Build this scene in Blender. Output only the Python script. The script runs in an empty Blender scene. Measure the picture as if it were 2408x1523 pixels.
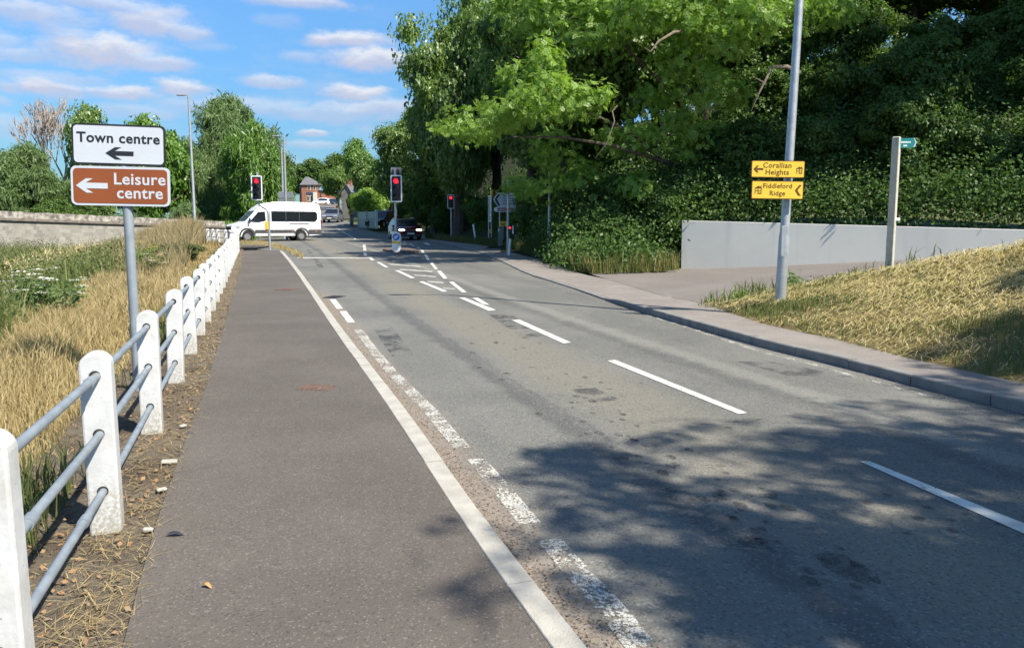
import bpy, bmesh, math, random
import numpy as np
from mathutils import Vector, Matrix
R = math.radians
sc = bpy.context.scene
COL = sc.collection
rnd = random.Random(5)

# ------------------------------------------------------------------ camera
PITCH = R(5.5); F = 1807.0; CU = 1204.0; CV = 696.0; EYE = 1.6
cd = bpy.data.cameras.new('camera'); cam = bpy.data.objects.new('camera', cd); COL.objects.link(cam)
cam.location = (0, 0, EYE); cam.rotation_euler = (R(90) - PITCH, 0, 0)
cd.sensor_width = 36; cd.lens = 36 * F / 2408; cd.shift_y = (CV - 761.5) / 2408
cd.clip_start = 0.05; cd.clip_end = 3000
sc.camera = cam

# ------------------------------------------------------------------ sun, sky
SUN_AZ = R(127); SUN_EL = R(48)          # azimuth clockwise from +Y
sd = Vector((math.sin(SUN_AZ) * math.cos(SUN_EL), math.cos(SUN_AZ) * math.cos(SUN_EL), math.sin(SUN_EL)))
sl = bpy.data.lights.new('sun', 'SUN'); sun = bpy.data.objects.new('sun', sl); COL.objects.link(sun)
sl.energy = 5.0; sl.angle = R(0.75); sl.color = (1.0, 0.93, 0.80)
sun.rotation_euler = (-sd).to_track_quat('-Z', 'Y').to_euler()
sc.view_settings.view_transform = 'Standard'; sc.view_settings.look = 'None'
sc.view_settings.exposure = 0.9; sc.view_settings.gamma = 1.0
sc.cycles.max_bounces = 5; sc.cycles.diffuse_bounces = 3; sc.cycles.glossy_bounces = 2; sc.cycles.transmission_bounces = 4; sc.cycles.transparent_max_bounces = 6
sc.cycles.use_adaptive_sampling = True; sc.cycles.adaptive_threshold = 0.02

class NT:
    """small wrapper for building node trees"""
    def __init__(s, tree):
        s.t = tree; s.n = tree.nodes; s.l = tree.links; s.n.clear()
    def add(s, typ, **kw):
        n = s.n.new(typ)
        for k, v in kw.items():
            setattr(n, k, v)
        return n
    def link(s, a, b): s.l.new(a, b)
    def put(s, sock, v):
        if isinstance(v, bpy.types.NodeSocket): s.l.new(v, sock)
        elif v is not None: sock.default_value = v
    def math(s, op, a, b=None, c=None, clamp=False):
        n = s.add('ShaderNodeMath', operation=op, use_clamp=clamp)
        s.put(n.inputs[0], a)
        if b is not None: s.put(n.inputs[1], b)
        if c is not None: s.put(n.inputs[2], c)
        return n.outputs[0]
    def vmath(s, op, a, b=None, out=0):
        n = s.add('ShaderNodeVectorMath', operation=op)
        s.put(n.inputs[0], a)
        if b is not None: s.put(n.inputs[1], b)
        return n.outputs['Value'] if out == 'v' else n.outputs[0]
    def ramp(s, v, a, b, lo=0.0, hi=1.0, smooth=True):
        n = s.add('ShaderNodeMapRange', interpolation_type='SMOOTHSTEP' if smooth else 'LINEAR', clamp=True)
        s.put(n.inputs[0], v); s.put(n.inputs[1], a); s.put(n.inputs[2], b); s.put(n.inputs[3], lo); s.put(n.inputs[4], hi)
        return n.outputs[0]
    def mix(s, f, a, b, mode='MIX'):
        n = s.add('ShaderNodeMix', data_type='RGBA', blend_type=mode)
        s.put(n.inputs[0], f)
        s.put(n.inputs[6], a if isinstance(a, bpy.types.NodeSocket) else (*a, 1)[:4])
        s.put(n.inputs[7], b if isinstance(b, bpy.types.NodeSocket) else (*b, 1)[:4])
        return n.outputs[2]
    def noise(s, vec, scale, detail=4, rough=0.55, dist=0.0):
        n = s.add('ShaderNodeTexNoise'); s.put(n.inputs['Vector'], vec)
        n.inputs['Scale'].default_value = scale; n.inputs['Detail'].default_value = detail
        n.inputs['Roughness'].default_value = rough; n.inputs['Distortion'].default_value = dist
        return n.outputs['Fac']
    def voro(s, vec, scale, out='Distance', feature='F1'):
        n = s.add('ShaderNodeTexVoronoi', feature=feature); s.put(n.inputs['Vector'], vec); n.inputs['Scale'].default_value = scale
        return n.outputs[out]
    def scalev(s, vec, k):
        return s.vmath('MULTIPLY', vec, k)

def px_dir(u, v):
    cx = (u - CU) / F; cy = (CV - v) / F
    return Vector((cx, math.cos(PITCH) + cy * math.sin(PITCH), -math.sin(PITCH) + cy * math.cos(PITCH)))

w = bpy.data.worlds.new('World'); sc.world = w; w.use_nodes = True
N = NT(w.node_tree)
SKY_STR = 0.095
sky = N.add('ShaderNodeTexSky', sky_type='NISHITA', sun_disc=False)
sky.sun_elevation = SUN_EL; sky.sun_rotation = SUN_AZ; sky.altitude = 50; sky.air_density = 1.0; sky.dust_density = 0.35; sky.ozone_density = 2.2
tc = N.add('ShaderNodeTexCoord'); dirv = N.vmath('NORMALIZE', tc.outputs['Generated'])
sx = N.add('ShaderNodeSeparateXYZ'); N.link(dirv, sx.inputs[0])
az = N.math('ARCTAN2', sx.outputs[0], sx.outputs[1]); el = N.math('ARCSINE', sx.outputs[2])
ae = N.add('ShaderNodeCombineXYZ'); N.link(az, ae.inputs[0]); N.link(el, ae.inputs[1])
aev = ae.outputs[0]
# wobble of the cloud outlines
wob = N.add('ShaderNodeTexNoise'); N.put(wob.inputs['Vector'], N.scalev(aev, (22, 46, 1))); wob.inputs['Scale'].default_value = 1; wob.inputs['Detail'].default_value = 5; wob.inputs['Roughness'].default_value = .62
wob2 = N.vmath('SUBTRACT', wob.outputs['Color'], (.5, .5, .5))
# cumulus: u, v, half-width, half-height, density
CL = [(60, 28, 120, 30, .75), (155, 76, 62, 16, .55), (240, 6, 130, 16, .7), (340, 48, 90, 30, .9), (440, 78, 60, 20, .75), (245, 120, 120, 36, 1.0), (370, 150, 80, 18, .8), (55, 128, 90, 16, .6),
      (100, 205, 95, 20, 1.0), (110, 180, 120, 14, .5), (285, 220, 85, 18, .95), (430, 208, 60, 20, .95), (820, 95, 105, 18, 1.0), (870, 138, 110, 26, 1.0), (700, 6, 140, 12, .8), (715, 137, 50, 14, .45),
      (640, 193, 70, 15, .75), (835, 218, 90, 18, 1.0), (880, 255, 130, 26, .75), (600, 250, 150, 20, .55), (735, 314, 36, 9, .85), (330, 262, 100, 16, .5), (740, 340, 70, 9, .55), (20, 300, 120, 24, .45), (15, 95, 40, 12, .5),
      (475, 108, 60, 10, .3), (650, 50, 60, 14, .25), (760, 270, 160, 20, .6), (480, 248, 130, 18, .45), (-160, 90, 140, 30, .8), (-220, 220, 160, 26, .8)]
dens = None; topv = None
for (u, v, hw, hh, q) in CL:
    d = px_dir(u, v).normalized()
    a0 = math.atan2(d.x, d.y); e0 = math.asin(d.z)
    p = N.vmath('SUBTRACT', aev, (a0, e0, 0))
    p = N.vmath('MULTIPLY', p, (F / (hw * 1.25), F / (hh * 1.35), 0))
    p = N.vmath('ADD', p, N.scalev(wob2, (1.3, 1.5, 0)))
    ln = N.vmath('LENGTH', p, out='v')
    s_ = N.math('MULTIPLY', N.ramp(ln, 1.05, .28), q * .94)
    sp = N.add('ShaderNodeSeparateXYZ'); N.link(p, sp.inputs[0])
    tp = N.math('MULTIPLY', s_, sp.outputs[1])
    dens = s_ if dens is None else N.math('MAXIMUM', dens, s_)
    topv = tp if topv is None else N.math('ADD', topv, tp)
# a loose general cover for the rest of the sky, thickening to the horizon
gen = N.noise(N.scalev(aev, (7, 22, 1)), 1, 6, .6)
g2 = N.math('MULTIPLY', N.ramp(gen, .46, .74), N.math('ADD', N.ramp(el, .30, .03, .06, .60), N.ramp(el, .42, .75, 0, 1.0)))  # second term: extra unseen clouds overhead, added to lift the fill in shade
dens2 = N.math('MAXIMUM', dens, g2)
fine = N.noise(N.scalev(aev, (60, 120, 1)), 1, 5, .6)
dens2 = N.math('MULTIPLY', dens2, N.ramp(fine, .2, .6, .75, 1.0), clamp=True)
lit = N.ramp(topv, -.22, .5)
ccol = N.mix(lit, (3.3, 3.5, 4.4), (5.3, 5.35, 5.5))
tint = N.mix(1.0, sky.outputs[0], (.58, .91, 1.14), 'MULTIPLY')
hz_ = N.ramp(el, .0, .30, .42, 1.0, False)
tint = N.vmath('SCALE', tint); tint.node.inputs['Scale'].default_value = 1; N.link(hz_, tint.node.inputs['Scale'])
w.cycles.sampling_method = 'MANUAL'; w.cycles.sample_map_resolution = 512
bg = N.add('ShaderNodeBackground'); bg.inputs[1].default_value = SKY_STR
N.link(N.mix(dens2, tint, ccol), bg.inputs[0])
wo = N.add('ShaderNodeOutputWorld'); N.link(bg.outputs[0], wo.inputs[0])

# ------------------------------------------------------------------ terrain helpers
_ty = np.arange(-100, 901, .5)
_tz = np.interp(_ty, [-100, 0, 16, 32, 42, 58, 72, 92, 200, 260, 400, 900], [0, 0, .0, .25, .31, .33, .7, 1.6, 6.0, 8.4, 11, 14])
_k = np.ones(17) / 17; _tz = np.convolve(np.pad(_tz, 8, mode='edge'), _k, 'valid')
def T(y): return np.interp(y, _ty, _tz)
def at(u, v, Y):
    d = px_dir(u, v); return Vector((0, 0, EYE)) + d * (Y / d.y)
def G(u, v, off=0.0):
    d = px_dir(u, v); ys = np.concatenate([np.arange(1.0, 60, .02), np.arange(60, 600, .2)])
    z = EYE + d.z / d.y * ys - T(ys) - off
    i = np.argmax(z <= 0) if (z <= 0).any() else len(ys) - 1
    Y = ys[i]; return Vector((d.x / d.y * Y, Y, float(T(Y)) + off))
def ground_at(u, Y, off=0.0):
    d = px_dir(u, 522); return Vector((d.x / d.y * Y, Y, float(T(Y)) + off))

# ------------------------------------------------------------------ materials
MATS = {}
def M(name, col, rough=.6, metal=0.0, var=.18, scale=6.0, bump=0.0, bscale=60, spec=None, coat=0.0, emit=None, stren=0, col2=None, coords='pos'):
    if name in MATS: return MATS[name]
    m = bpy.data.materials.new(name); m.use_nodes = True; n = NT(m.node_tree)
    b = n.add('ShaderNodeBsdfPrincipled'); o = n.add('ShaderNodeOutputMaterial'); n.link(b.outputs[0], o.inputs[0])
    if coords == 'pos': P = n.add('ShaderNodeNewGeometry').outputs['Position']
    else: P = n.add('ShaderNodeTexCoord').outputs['Object']
    f = n.noise(P, scale, 5, .6)
    c2 = col2 if col2 else tuple(c * (1 - var) for c in col)
    c1 = col if col2 else tuple(min(1, c * (1 + var)) for c in col)
    n.put(b.inputs['Base Color'], n.mix(n.ramp(f, .3, .7), c1, c2))
    b.inputs['Roughness'].default_value = rough; b.inputs['Metallic'].default_value = metal
    if spec is not None: b.inputs['Specular IOR Level'].default_value = spec
    if coat: b.inputs['Coat Weight'].default_value = coat; b.inputs['Coat Roughness'].default_value = .05
    if emit: b.inputs['Emission Color'].default_value = (*emit, 1); b.inputs['Emission Strength'].default_value = stren
    if bump:
        bp = n.add('ShaderNodeBump'); bp.inputs['Strength'].default_value = bump; bp.inputs['Distance'].default_value = .02
        n.link(n.noise(P, bscale, 4), bp.inputs['Height']); n.link(bp.outputs[0], b.inputs['Normal'])
    MATS[name] = m; return m

def new_mat(name):
    m = bpy.data.materials.new(name); m.use_nodes = True; n = NT(m.node_tree)
    b = n.add('ShaderNodeBsdfPrincipled'); o = n.add('ShaderNodeOutputMaterial'); n.link(b.outputs[0], o.inputs[0])
    P = n.add('ShaderNodeNewGeometry').outputs['Position']
    MATS[name] = m; return m, n, b, P, o

def leaf_mat(name, c1, c2, c3=None, trans=.4, gloss=.04):
    m = bpy.data.materials.new(name); m.use_nodes = True; n = NT(m.node_tree)
    o = n.add('ShaderNodeOutputMaterial'); geo = n.add('ShaderNodeNewGeometry')
    rp = geo.outputs['Random Per Island']
    c = n.mix(n.ramp(rp, .1, .9, smooth=False), c1, c2)
    big = n.noise(geo.outputs['Position'], .55, 3)
    c = n.mix(n.ramp(big, .4, .75, 0, .7), c, c3 if c3 else c1)
    d = n.add('ShaderNodeBsdfDiffuse'); n.put(d.inputs[0], c)
    t = n.add('ShaderNodeBsdfTranslucent'); n.put(t.inputs[0], n.mix(1.0, c, (1.25, 1.35, .55), 'MULTIPLY'))
    mx = n.add('ShaderNodeMixShader'); mx.inputs[0].default_value = trans
    n.link(d.outputs[0], mx.inputs[1]); n.link(t.outputs[0], mx.inputs[2])
    g = n.add('ShaderNodeBsdfGlossy'); g.inputs['Roughness'].default_value = .42
    m2 = n.add('ShaderNodeMixShader'); m2.inputs[0].default_value = gloss
    n.link(mx.outputs[0], m2.inputs[1]); n.link(g.outputs[0], m2.inputs[2]); n.link(m2.outputs[0], o.inputs[0])
    MATS[name] = m; return m

# asphalt road: bleached aggregate, stains and tyre bands following the road
ROADN = Vector((.953, .303, 0)); ROADT = Vector((-.303, .953, 0))
def road_material():
    m, n, b, P, o = new_mat('road_asphalt')
    q = n.vmath('DOT_PRODUCT', P, tuple(ROADN), out='v'); t = n.vmath('DOT_PRODUCT', P, tuple(ROADT), out='v')
    qt = n.add('ShaderNodeCombineXYZ'); n.link(q, qt.inputs[0]); n.link(n.math('MULTIPLY', t, .22), qt.inputs[1])
    streak = n.noise(qt.outputs[0], 1.5, 5, .6); patch = n.noise(P, .33, 5, .62, .6); mid = n.noise(P, 2.6, 5, .65)
    c = n.mix(n.ramp(patch, .36, .66), (.132, .130, .117), (.172, .168, .149))
    c = n.mix(n.ramp(streak, .42, .72, 0, .55), c, (.098, .098, .094))
    def band(c0, wd):
        qn = n.math('ADD', q, n.math('MULTIPLY', n.math('SUBTRACT', mid, .5), .35))
        return n.ramp(n.math('ABSOLUTE', n.math('SUBTRACT', qn, c0)), wd, wd * .2)
    # tan, stony strip in the middle of the lane, dark tyre lines either side
    tan = n.math('MULTIPLY', band(3.15, .75), n.ramp(patch, .3, .55, .45, .9))
    c = n.mix(tan, c, (.182, .168, .135))
    for q0, wd, s_ in ((2.28, .16, .5), (2.42, .05, .35), (4.62, .18, .35), (6.6, .3, .2)):
        c = n.mix(n.math('MULTIPLY', band(q0, wd), s_), c, (.055, .055, .058))
    c = n.mix(n.math('MULTIPLY', band(4.95, .22), .45), c, (.25, .24, .21))
    vv = n.add('ShaderNodeTexVoronoi'); n.put(vv.inputs['Vector'], n.vmath('ADD', P, n.scalev(n.add('ShaderNodeTexNoise').outputs['Color'], (.2, .2, 0)))); vv.inputs['Scale'].default_value = 5.5
    spot = n.math('MULTIPLY', n.ramp(vv.outputs['Distance'], .24, .14), band(3.4, 1.1))
    spot = n.math('MULTIPLY', spot, n.ramp(n.noise(P, 1.1, 2), .48, .56))
    c = n.mix(n.math('MULTIPLY', spot, .75), c, (.05, .048, .045))
    # patch repair and crack lines
    # dusty gutter by the left kerb
    gut = n.math('MULTIPLY', band(1.12, .36), n.ramp(t, 20, 16))
    c = n.mix(n.math('MULTIPLY', gut, .6), c, (.27, .215, .165))
    ag = n.voro(P, 85, 'Color'); agf = n.add('ShaderNodeSeparateColor'); n.link(ag, agf.inputs[0])
    c = n.mix(n.ramp(agf.outputs[0], .78, 1.0, 0, .42), c, (.30, .29, .27))
    c = n.mix(n.ramp(agf.outputs[1], .72, 1.0, 0, .55), c, (.045, .045, .045))
    n.put(b.inputs['Base Color'], c); b.inputs['Roughness'].default_value = .82; b.inputs['Specular IOR Level'].default_value = .3
    bp = n.add('ShaderNodeBump'); bp.inputs['Strength'].default_value = .45; bp.inputs['Distance'].default_value = .006
    n.link(n.voro(P, 85), bp.inputs['Height']); n.link(bp.outputs[0], b.inputs['Normal'])
    return m

def path_material(name, c1, c2, dust=(.2, .18, .15), speck=(.36, .33, .3)):
    m, n, b, P, o = new_mat(name)
    f = n.noise(P, .7, 5, .6); f2 = n.noise(P, 5, 5, .7)
    c = n.mix(n.ramp(f, .35, .7), c1, c2)
    c = n.mix(n.ramp(f2, .5, .8, 0, .35), c, dust)
    ag = n.voro(P, 110, 'Color'); s_ = n.add('ShaderNodeSeparateColor'); n.link(ag, s_.inputs[0])
    c = n.mix(n.ramp(s_.outputs[0], .86, 1.0, 0, .3), c, speck)
    c = n.mix(n.ramp(s_.outputs[1], .8, 1.0, 0, .5), c, tuple(x * .4 for x in c1))
    big = n.voro(P, 7, 'Distance'); c = n.mix(n.ramp(big, .03, .015, 0, .6), c, speck)
    n.put(b.inputs['Base Color'], c); b.inputs['Roughness'].default_value = .85; b.inputs['Specular IOR Level'].default_value = .25
    bp = n.add('ShaderNodeBump'); bp.inputs['Strength'].default_value = .4; bp.inputs['Distance'].default_value = .005
    n.link(n.voro(P, 110), bp.inputs['Height']); n.link(bp.outputs[0], b.inputs['Normal'])
    return m

def paint_material(name, wear):
    m, n, b, P, o = new_mat(name)
    n.put(b.inputs['Base Color'], n.mix(n.ramp(n.noise(P, 9, 4), .4, .8), (.62, .61, .55), (.44, .43, .39)))
    b.inputs['Roughness'].default_value = .7
    tr = n.add('ShaderNodeBsdfTransparent'); mx = n.add('ShaderNodeMixShader')
    f = n.noise(P, 45, 3, .7); g = n.noise(P, 5, 4, .6)
    a = n.ramp(n.math('ADD', n.math('MULTIPLY', f, .6), n.math('MULTIPLY', g, .4)), .5 - wear, .56 - wear)
    a2 = n.ramp(n.voro(P, 120, 'Distance', 'DISTANCE_TO_EDGE'), .0, .1 * max(.05, .35 - wear) * 4)
    n.put(mx.inputs[0], n.math('MULTIPLY', a, a2) if wear < .1 else a)
    n.link(tr.outputs[0], mx.inputs[1]); n.link(b.outputs[0], mx.inputs[2]); n.link(mx.outputs[0], o.inputs[0])
    return m

def soil_material(name, c1, c2, c3, scale=3.0):
    m, n, b, P, o = new_mat(name)
    f = n.noise(P, scale, 6, .65); g = n.noise(P, scale * .25, 4); h = n.noise(P, scale * 14, 4, .7)
    c = n.mix(n.ramp(f, .35, .65), c1, c2); c = n.mix(n.ramp(g, .45, .7), c, c3)
    c = n.mix(n.ramp(h, .3, .7, 0, .5), c, tuple(x * .45 for x in c1))
    n.put(b.inputs['Base Color'], c); b.inputs['Roughness'].default_value = .95; b.inputs['Specular IOR Level'].default_value = .1
    bp = n.add('ShaderNodeBump'); bp.inputs['Strength'].default_value = .8; bp.inputs['Distance'].default_value = .05
    n.link(h, bp.inputs['Height']); n.link(bp.outputs[0], b.inputs['Normal'])
    return m

def white_paint_material():
    m, n, b, P, o = new_mat('white_post_paint')
    oc = P
    f = n.noise(oc, 7, 5, .65); pit = n.voro(oc, 26, 'Distance'); ft = n.noise(oc, 60, 3)
    c = n.mix(n.ramp(f, .35, .75), (.55, .56, .57), (.44, .44, .43))
    c = n.mix(n.ramp(pit, .13, .06, 0, .75), c, (.25, .235, .21))
    sp = n.add('ShaderNodeSeparateXYZ'); n.link(P, sp.inputs[0])
    low = n.math('MULTIPLY', n.ramp(n.math('ADD', sp.outputs[2], n.math('MULTIPLY', f, .5)), .62, .2), n.ramp(ft, .35, .6))
    c = n.mix(n.math('MULTIPLY', low, .7), c, (.24, .21, .13))
    n.put(b.inputs['Base Color'], c); b.inputs['Roughness'].default_value = .6
    bp = n.add('ShaderNodeBump'); bp.inputs['Strength'].default_value = .5; bp.inputs['Distance'].default_value = .004
    n.link(n.noise(oc, 30, 4), bp.inputs['Height']); n.link(bp.outputs[0], b.inputs['Normal'])
    return m

def brick_material(name, c1, c2, mortar, scale=4.0, bw=.5, rh=.25):
    m, n, b, P, o = new_mat(name)
    oc = n.add('ShaderNodeTexCoord').outputs['Object']
    s_ = n.add('ShaderNodeSeparateXYZ'); n.link(oc, s_.inputs[0]); cb = n.add('ShaderNodeCombineXYZ')
    n.link(n.math('ADD', s_.outputs[0], s_.outputs[1]), cb.inputs[0]); n.link(s_.outputs[2], cb.inputs[1])
    br = n.add('ShaderNodeTexBrick'); n.link(cb.outputs[0], br.inputs['Vector']); br.inputs['Scale'].default_value = scale
    br.inputs['Color1'].default_value = (*c1, 1); br.inputs['Color2'].default_value = (*c2, 1); br.inputs['Mortar'].default_value = (*mortar, 1)
    br.inputs['Brick Width'].default_value = bw; br.inputs['Row Height'].default_value = rh; br.inputs['Mortar Size'].default_value = .012
    c = n.mix(n.ramp(n.noise(oc, 3, 5, .65), .45, .75, 0, .7), br.outputs[0], tuple(x * .5 for x in c1))
    n.put(b.inputs['Base Color'], c); b.inputs['Roughness'].default_value = .9
    return m

MATS['glass'] = M('glass', (.012, .016, .02), .06, 0, .1, 2, spec=.8)
GALV = M('galvanised_steel', (.40, .42, .44), .45, .55, .12, 9)
RAILM = M('rail_galvanised', (.225, .26, .295), .5, .15, .15, 9)
BLACKP = M('black_plastic', (.015, .015, .017), .5)
TYRE = M('tyre_rubber', (.018, .018, .018), .85)
WHITEP = M('white_gloss_paint', (.82, .82, .82), .3, 0, .03, 2, coat=.3)
CONC = M('pale_concrete', (.42, .40, .35), .85, 0, .16, 6, bump=.3, bscale=90, col2=(.33, .31, .27))
CONCD = M('grey_concrete', (.24, .23, .21), .9, 0, .2, 5, bump=.4, bscale=80, col2=(.17, .165, .155))
BARK = M('bark', (.085, .065, .048), .95, 0, .4, 9, bump=.8, bscale=30)
BARKG = M('pale_bark', (.20, .16, .11), .95, 0, .3, 9, bump=.6, bscale=30)
SIGNW = M('sign_white', (.50, .53, .58), .35, 0, .03, 1)
SIGNB = M('sign_black', (.018, .018, .022), .4, 0, .1, 4)
SIGNBR = M('sign_brown', (.24, .066, .020), .35, 0, .05, 2)
SIGNY = M('sign_yellow', (.80, .54, .06), .35, 0, .05, 2)
SIGNYD = M('sign_ink_brown', (.13, .045, .008), .5, 0, .1, 2)
ROAD = road_material()
PATH = path_material('path_asphalt', (.098, .085, .074), (.122, .107, .093), (.152, .134, .117), (.31, .28, .255))
PAVE = path_material('pavement_asphalt', (.20, .178, .160), (.25, .222, .20), (.30, .27, .24), (.46, .43, .4))
DRIVE = path_material('drive_asphalt', (.165, .145, .132), (.195, .172, .157), (.22, .20, .18), (.36, .33, .3))
PAINT = paint_material('road_paint', .13); PAINTW = paint_material('worn_road_paint', .035); PAINTF = paint_material('faded_road_paint', .0); PAINTM = paint_material('scuffed_road_paint', .09)
STRAWG = soil_material('dry_grass_ground', (.25, .18, .085), (.33, .25, .12), (.16, .14, .06))
LITTER = soil_material('litter_soil', (.20, .165, .125), (.28, .235, .175), (.145, .11, .08), 7)
BANKG = soil_material('mown_bank_ground', (.29, .215, .10), (.22, .175, .075), (.14, .15, .05), 4)
EARTH = soil_material('field_ground', (.10, .12, .04), (.15, .14, .06), (.07, .09, .03), .8)
WOODG = soil_material('woodland_ground', (.03, .04, .015), (.05, .05, .02), (.02, .03, .012), 2)
WPAINT = white_paint_material()

# ------------------------------------------------------------------ object helpers
def link(name, me, mat=None, parent=None):
    o = bpy.data.objects.new(name, me); COL.objects.link(o)
    if mat is not None:
        for mm in (mat if isinstance(mat, (list, tuple)) else [mat]): me.materials.append(mm)
    if parent is not None: o.parent = parent
    return o
def tag(o, label=None, cat=None, group=None, kind=None):
    if label: o['label'] = label
    if cat: o['category'] = cat
    if group: o['group'] = group
    if kind: o['kind'] = kind
    return o
def empty(name, loc, rz=0, label=None, cat=None, group=None):
    o = bpy.data.objects.new(name, None); COL.objects.link(o); o.location = loc; o.rotation_euler = (0, 0, rz); o.empty_display_size = .2
    return tag(o, label, cat, group)
def npmesh(name, V, faces_flat, nper, smooth=False):
    me = bpy.data.meshes.new(name); V = np.asarray(V, dtype=np.float32)
    ff = np.asarray(faces_flat, dtype=np.int32).ravel()
    nper = np.asarray(nper, dtype=np.int32)
    me.vertices.add(len(V)); me.vertices.foreach_set('co', V.ravel())
    me.loops.add(len(ff)); me.loops.foreach_set('vertex_index', ff)
    me.polygons.add(len(nper)); st = np.concatenate([[0], np.cumsum(nper)[:-1]]).astype(np.int32)
    me.polygons.foreach_set('loop_start', st); me.polygons.foreach_set('loop_total', nper)
    if smooth: me.polygons.foreach_set('use_smooth', np.ones(len(nper), dtype=bool))
    me.update(calc_edges=True); return me
class MB:
    """collects shapes into one mesh"""
    def __init__(s): s.v = []; s.f = []; s.mi = []
    def _add(s, vs, fs, mi=0):
        k = len(s.v); s.v += [tuple(v) for v in vs]; s.f += [tuple(i + k for i in f) for f in fs]; s.mi += [mi] * len(fs)
    def box(s, c, d, rz=0, mi=0, ch=0.0):
        cx, cy, cz = c; a, b, h = d[0] / 2, d[1] / 2, d[2] / 2; co, si = math.cos(rz), math.sin(rz)
        if ch <= 0:
            P = [(x, y, z) for z in (-h, h) for (x, y) in ((-a, -b), (a, -b), (a, b), (-a, b))]
            Fc = [(3, 2, 1, 0), (4, 5, 6, 7)] + [(i, (i + 1) % 4, (i + 1) % 4 + 4, i + 4) for i in range(4)]
        else:
            oc = [(-a + ch, -b), (a - ch, -b), (a, -b + ch), (a, b - ch), (a - ch, b), (-a + ch, b), (-a, b - ch), (-a, -b + ch)]
            ic = [(x * (a - ch) / a, y * (b - ch) / b) for x, y in oc]
            P = [(x, y, -h) for x, y in ic] + [(x, y, -h + ch) for x, y in oc] + [(x, y, h - ch) for x, y in oc] + [(x, y, h) for x, y in ic]
            Fc = [tuple(range(7, -1, -1)), tuple(range(24, 32))]
            for r in range(3): Fc += [(r * 8 + i, r * 8 + (i + 1) % 8, r * 8 + 8 + (i + 1) % 8, r * 8 + 8 + i) for i in range(8)]
        s._add([(cx + x * co - y * si, cy + x * si + y * co, cz + z) for x, y, z in P], Fc, mi); return s
    def tube(s, pts, rad, n=10, cap=True, mi=0):
        pts = [Vector(p) for p in pts]; rs = rad if isinstance(rad, (list, tuple)) else [rad] * len(pts)
        V = []; up = None
        for i, p in enumerate(pts):
            t = (pts[min(i + 1, len(pts) - 1)] - pts[max(i - 1, 0)]).normalized()
            if up is None: up = Vector((1, 0, 0)) if abs(t.x) < .9 else Vector((0, 1, 0))
            a = (up - t * up.dot(t))
            if a.length < 1e-4: a = t.orthogonal()
            a.normalize(); up = a; b = t.cross(a)
            V += [p + (a * math.cos(2 * math.pi * k / n) + b * math.sin(2 * math.pi * k / n)) * rs[i] for k in range(n)]
        Fc = [(i * n + k, i * n + (k + 1) % n, (i + 1) * n + (k + 1) % n, (i + 1) * n + k) for i in range(len(pts) - 1) for k in range(n)]
        if cap: Fc += [tuple(range(n - 1, -1, -1)), tuple(range((len(pts) - 1) * n, len(pts) * n))]
        s._add(V, Fc, mi); return s
    def prism(s, poly, y0, y1, mi=0):
        """polygon in x,z extruded along y"""
        n = len(poly); V = [(x, y0, z) for x, z in poly] + [(x, y1, z) for x, z in poly]
        s._add(V, [tuple(range(n)), tuple(range(2 * n - 1, n - 1, -1))] + [(i + n, (i + 1) % n + n, (i + 1) % n, i) for i in range(n)], mi); return s
    def poly(s, pts, mi=0): s._add(pts, [tuple(range(len(pts)))], mi); return s
    def disc(s, c, r, y, n=20, th=.004, mi=0):
        return s.prism([(c[0] + r * math.cos(2 * math.pi * k / n), c[1] + r * math.sin(2 * math.pi * k / n)) for k in range(n)], y - th, y, mi)
    def build(s, name, mat, parent=None, smooth=False, bevel=0, bseg=2, auto=True):
        me = bpy.data.meshes.new(name); me.from_pydata(s.v, [], s.f)
        o = link(name, me, mat, parent)
        if any(s.mi): me.polygons.foreach_set('material_index', s.mi)
        bm = bmesh.new(); bm.from_mesh(me); bmesh.ops.recalc_face_normals(bm, faces=bm.faces[:])
        if bevel:
            es = [e for e in bm.edges if len(e.link_faces) == 2 and e.calc_face_angle(0) > R(35)]
            bmesh.ops.bevel(bm, geom=es, offset=bevel, segments=bseg, affect='EDGES', profile=.5, clamp_overlap=True)
        if smooth:
            for f in bm.faces: f.smooth = True
            for e in bm.edges:
                if len(e.link_faces) == 2 and e.calc_face_angle(0) > R(38): e.smooth = False
        bm.to_mesh(me); bm.free(); me.update(); return o
def rrect(w, h, r, n=5, cx=0, cz=0):
    out = []
    for (sx, sz, a0) in ((1, -1, -90), (1, 1, 0), (-1, 1, 90), (-1, -1, 180)):
        for k in range(n + 1):
            a = R(a0 + 90 * k / n); out.append((cx + sx * (w / 2 - r) + r * math.cos(a), cz + sz * (h / 2 - r) + r * math.sin(a)))
    return out
def text(body, size, mat, parent, loc, bold=0.0, align='CENTER', name='lettering', sx=1.0, space=1.0):
    """raised lettering in the local x-z plane, facing -y"""
    cu = bpy.data.curves.new('t', 'FONT'); cu.body = body; cu.size = size; cu.extrude = .0012; cu.offset = bold; cu.align_x = align; cu.align_y = 'CENTER'; cu.space_character = space; cu.space_line = .95
    cu.resolution_u = 3
    ob = bpy.data.objects.new('t', cu); COL.objects.link(ob); bpy.context.view_layer.update()
    me = bpy.data.meshes.new_from_object(ob); bpy.data.objects.remove(ob); me.name = name; me.materials.clear()
    o = link(name, me, mat, parent); o.location = loc; o.rotation_euler = (R(90), 0, 0); o.scale = (sx, 1, 1); return o

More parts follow.
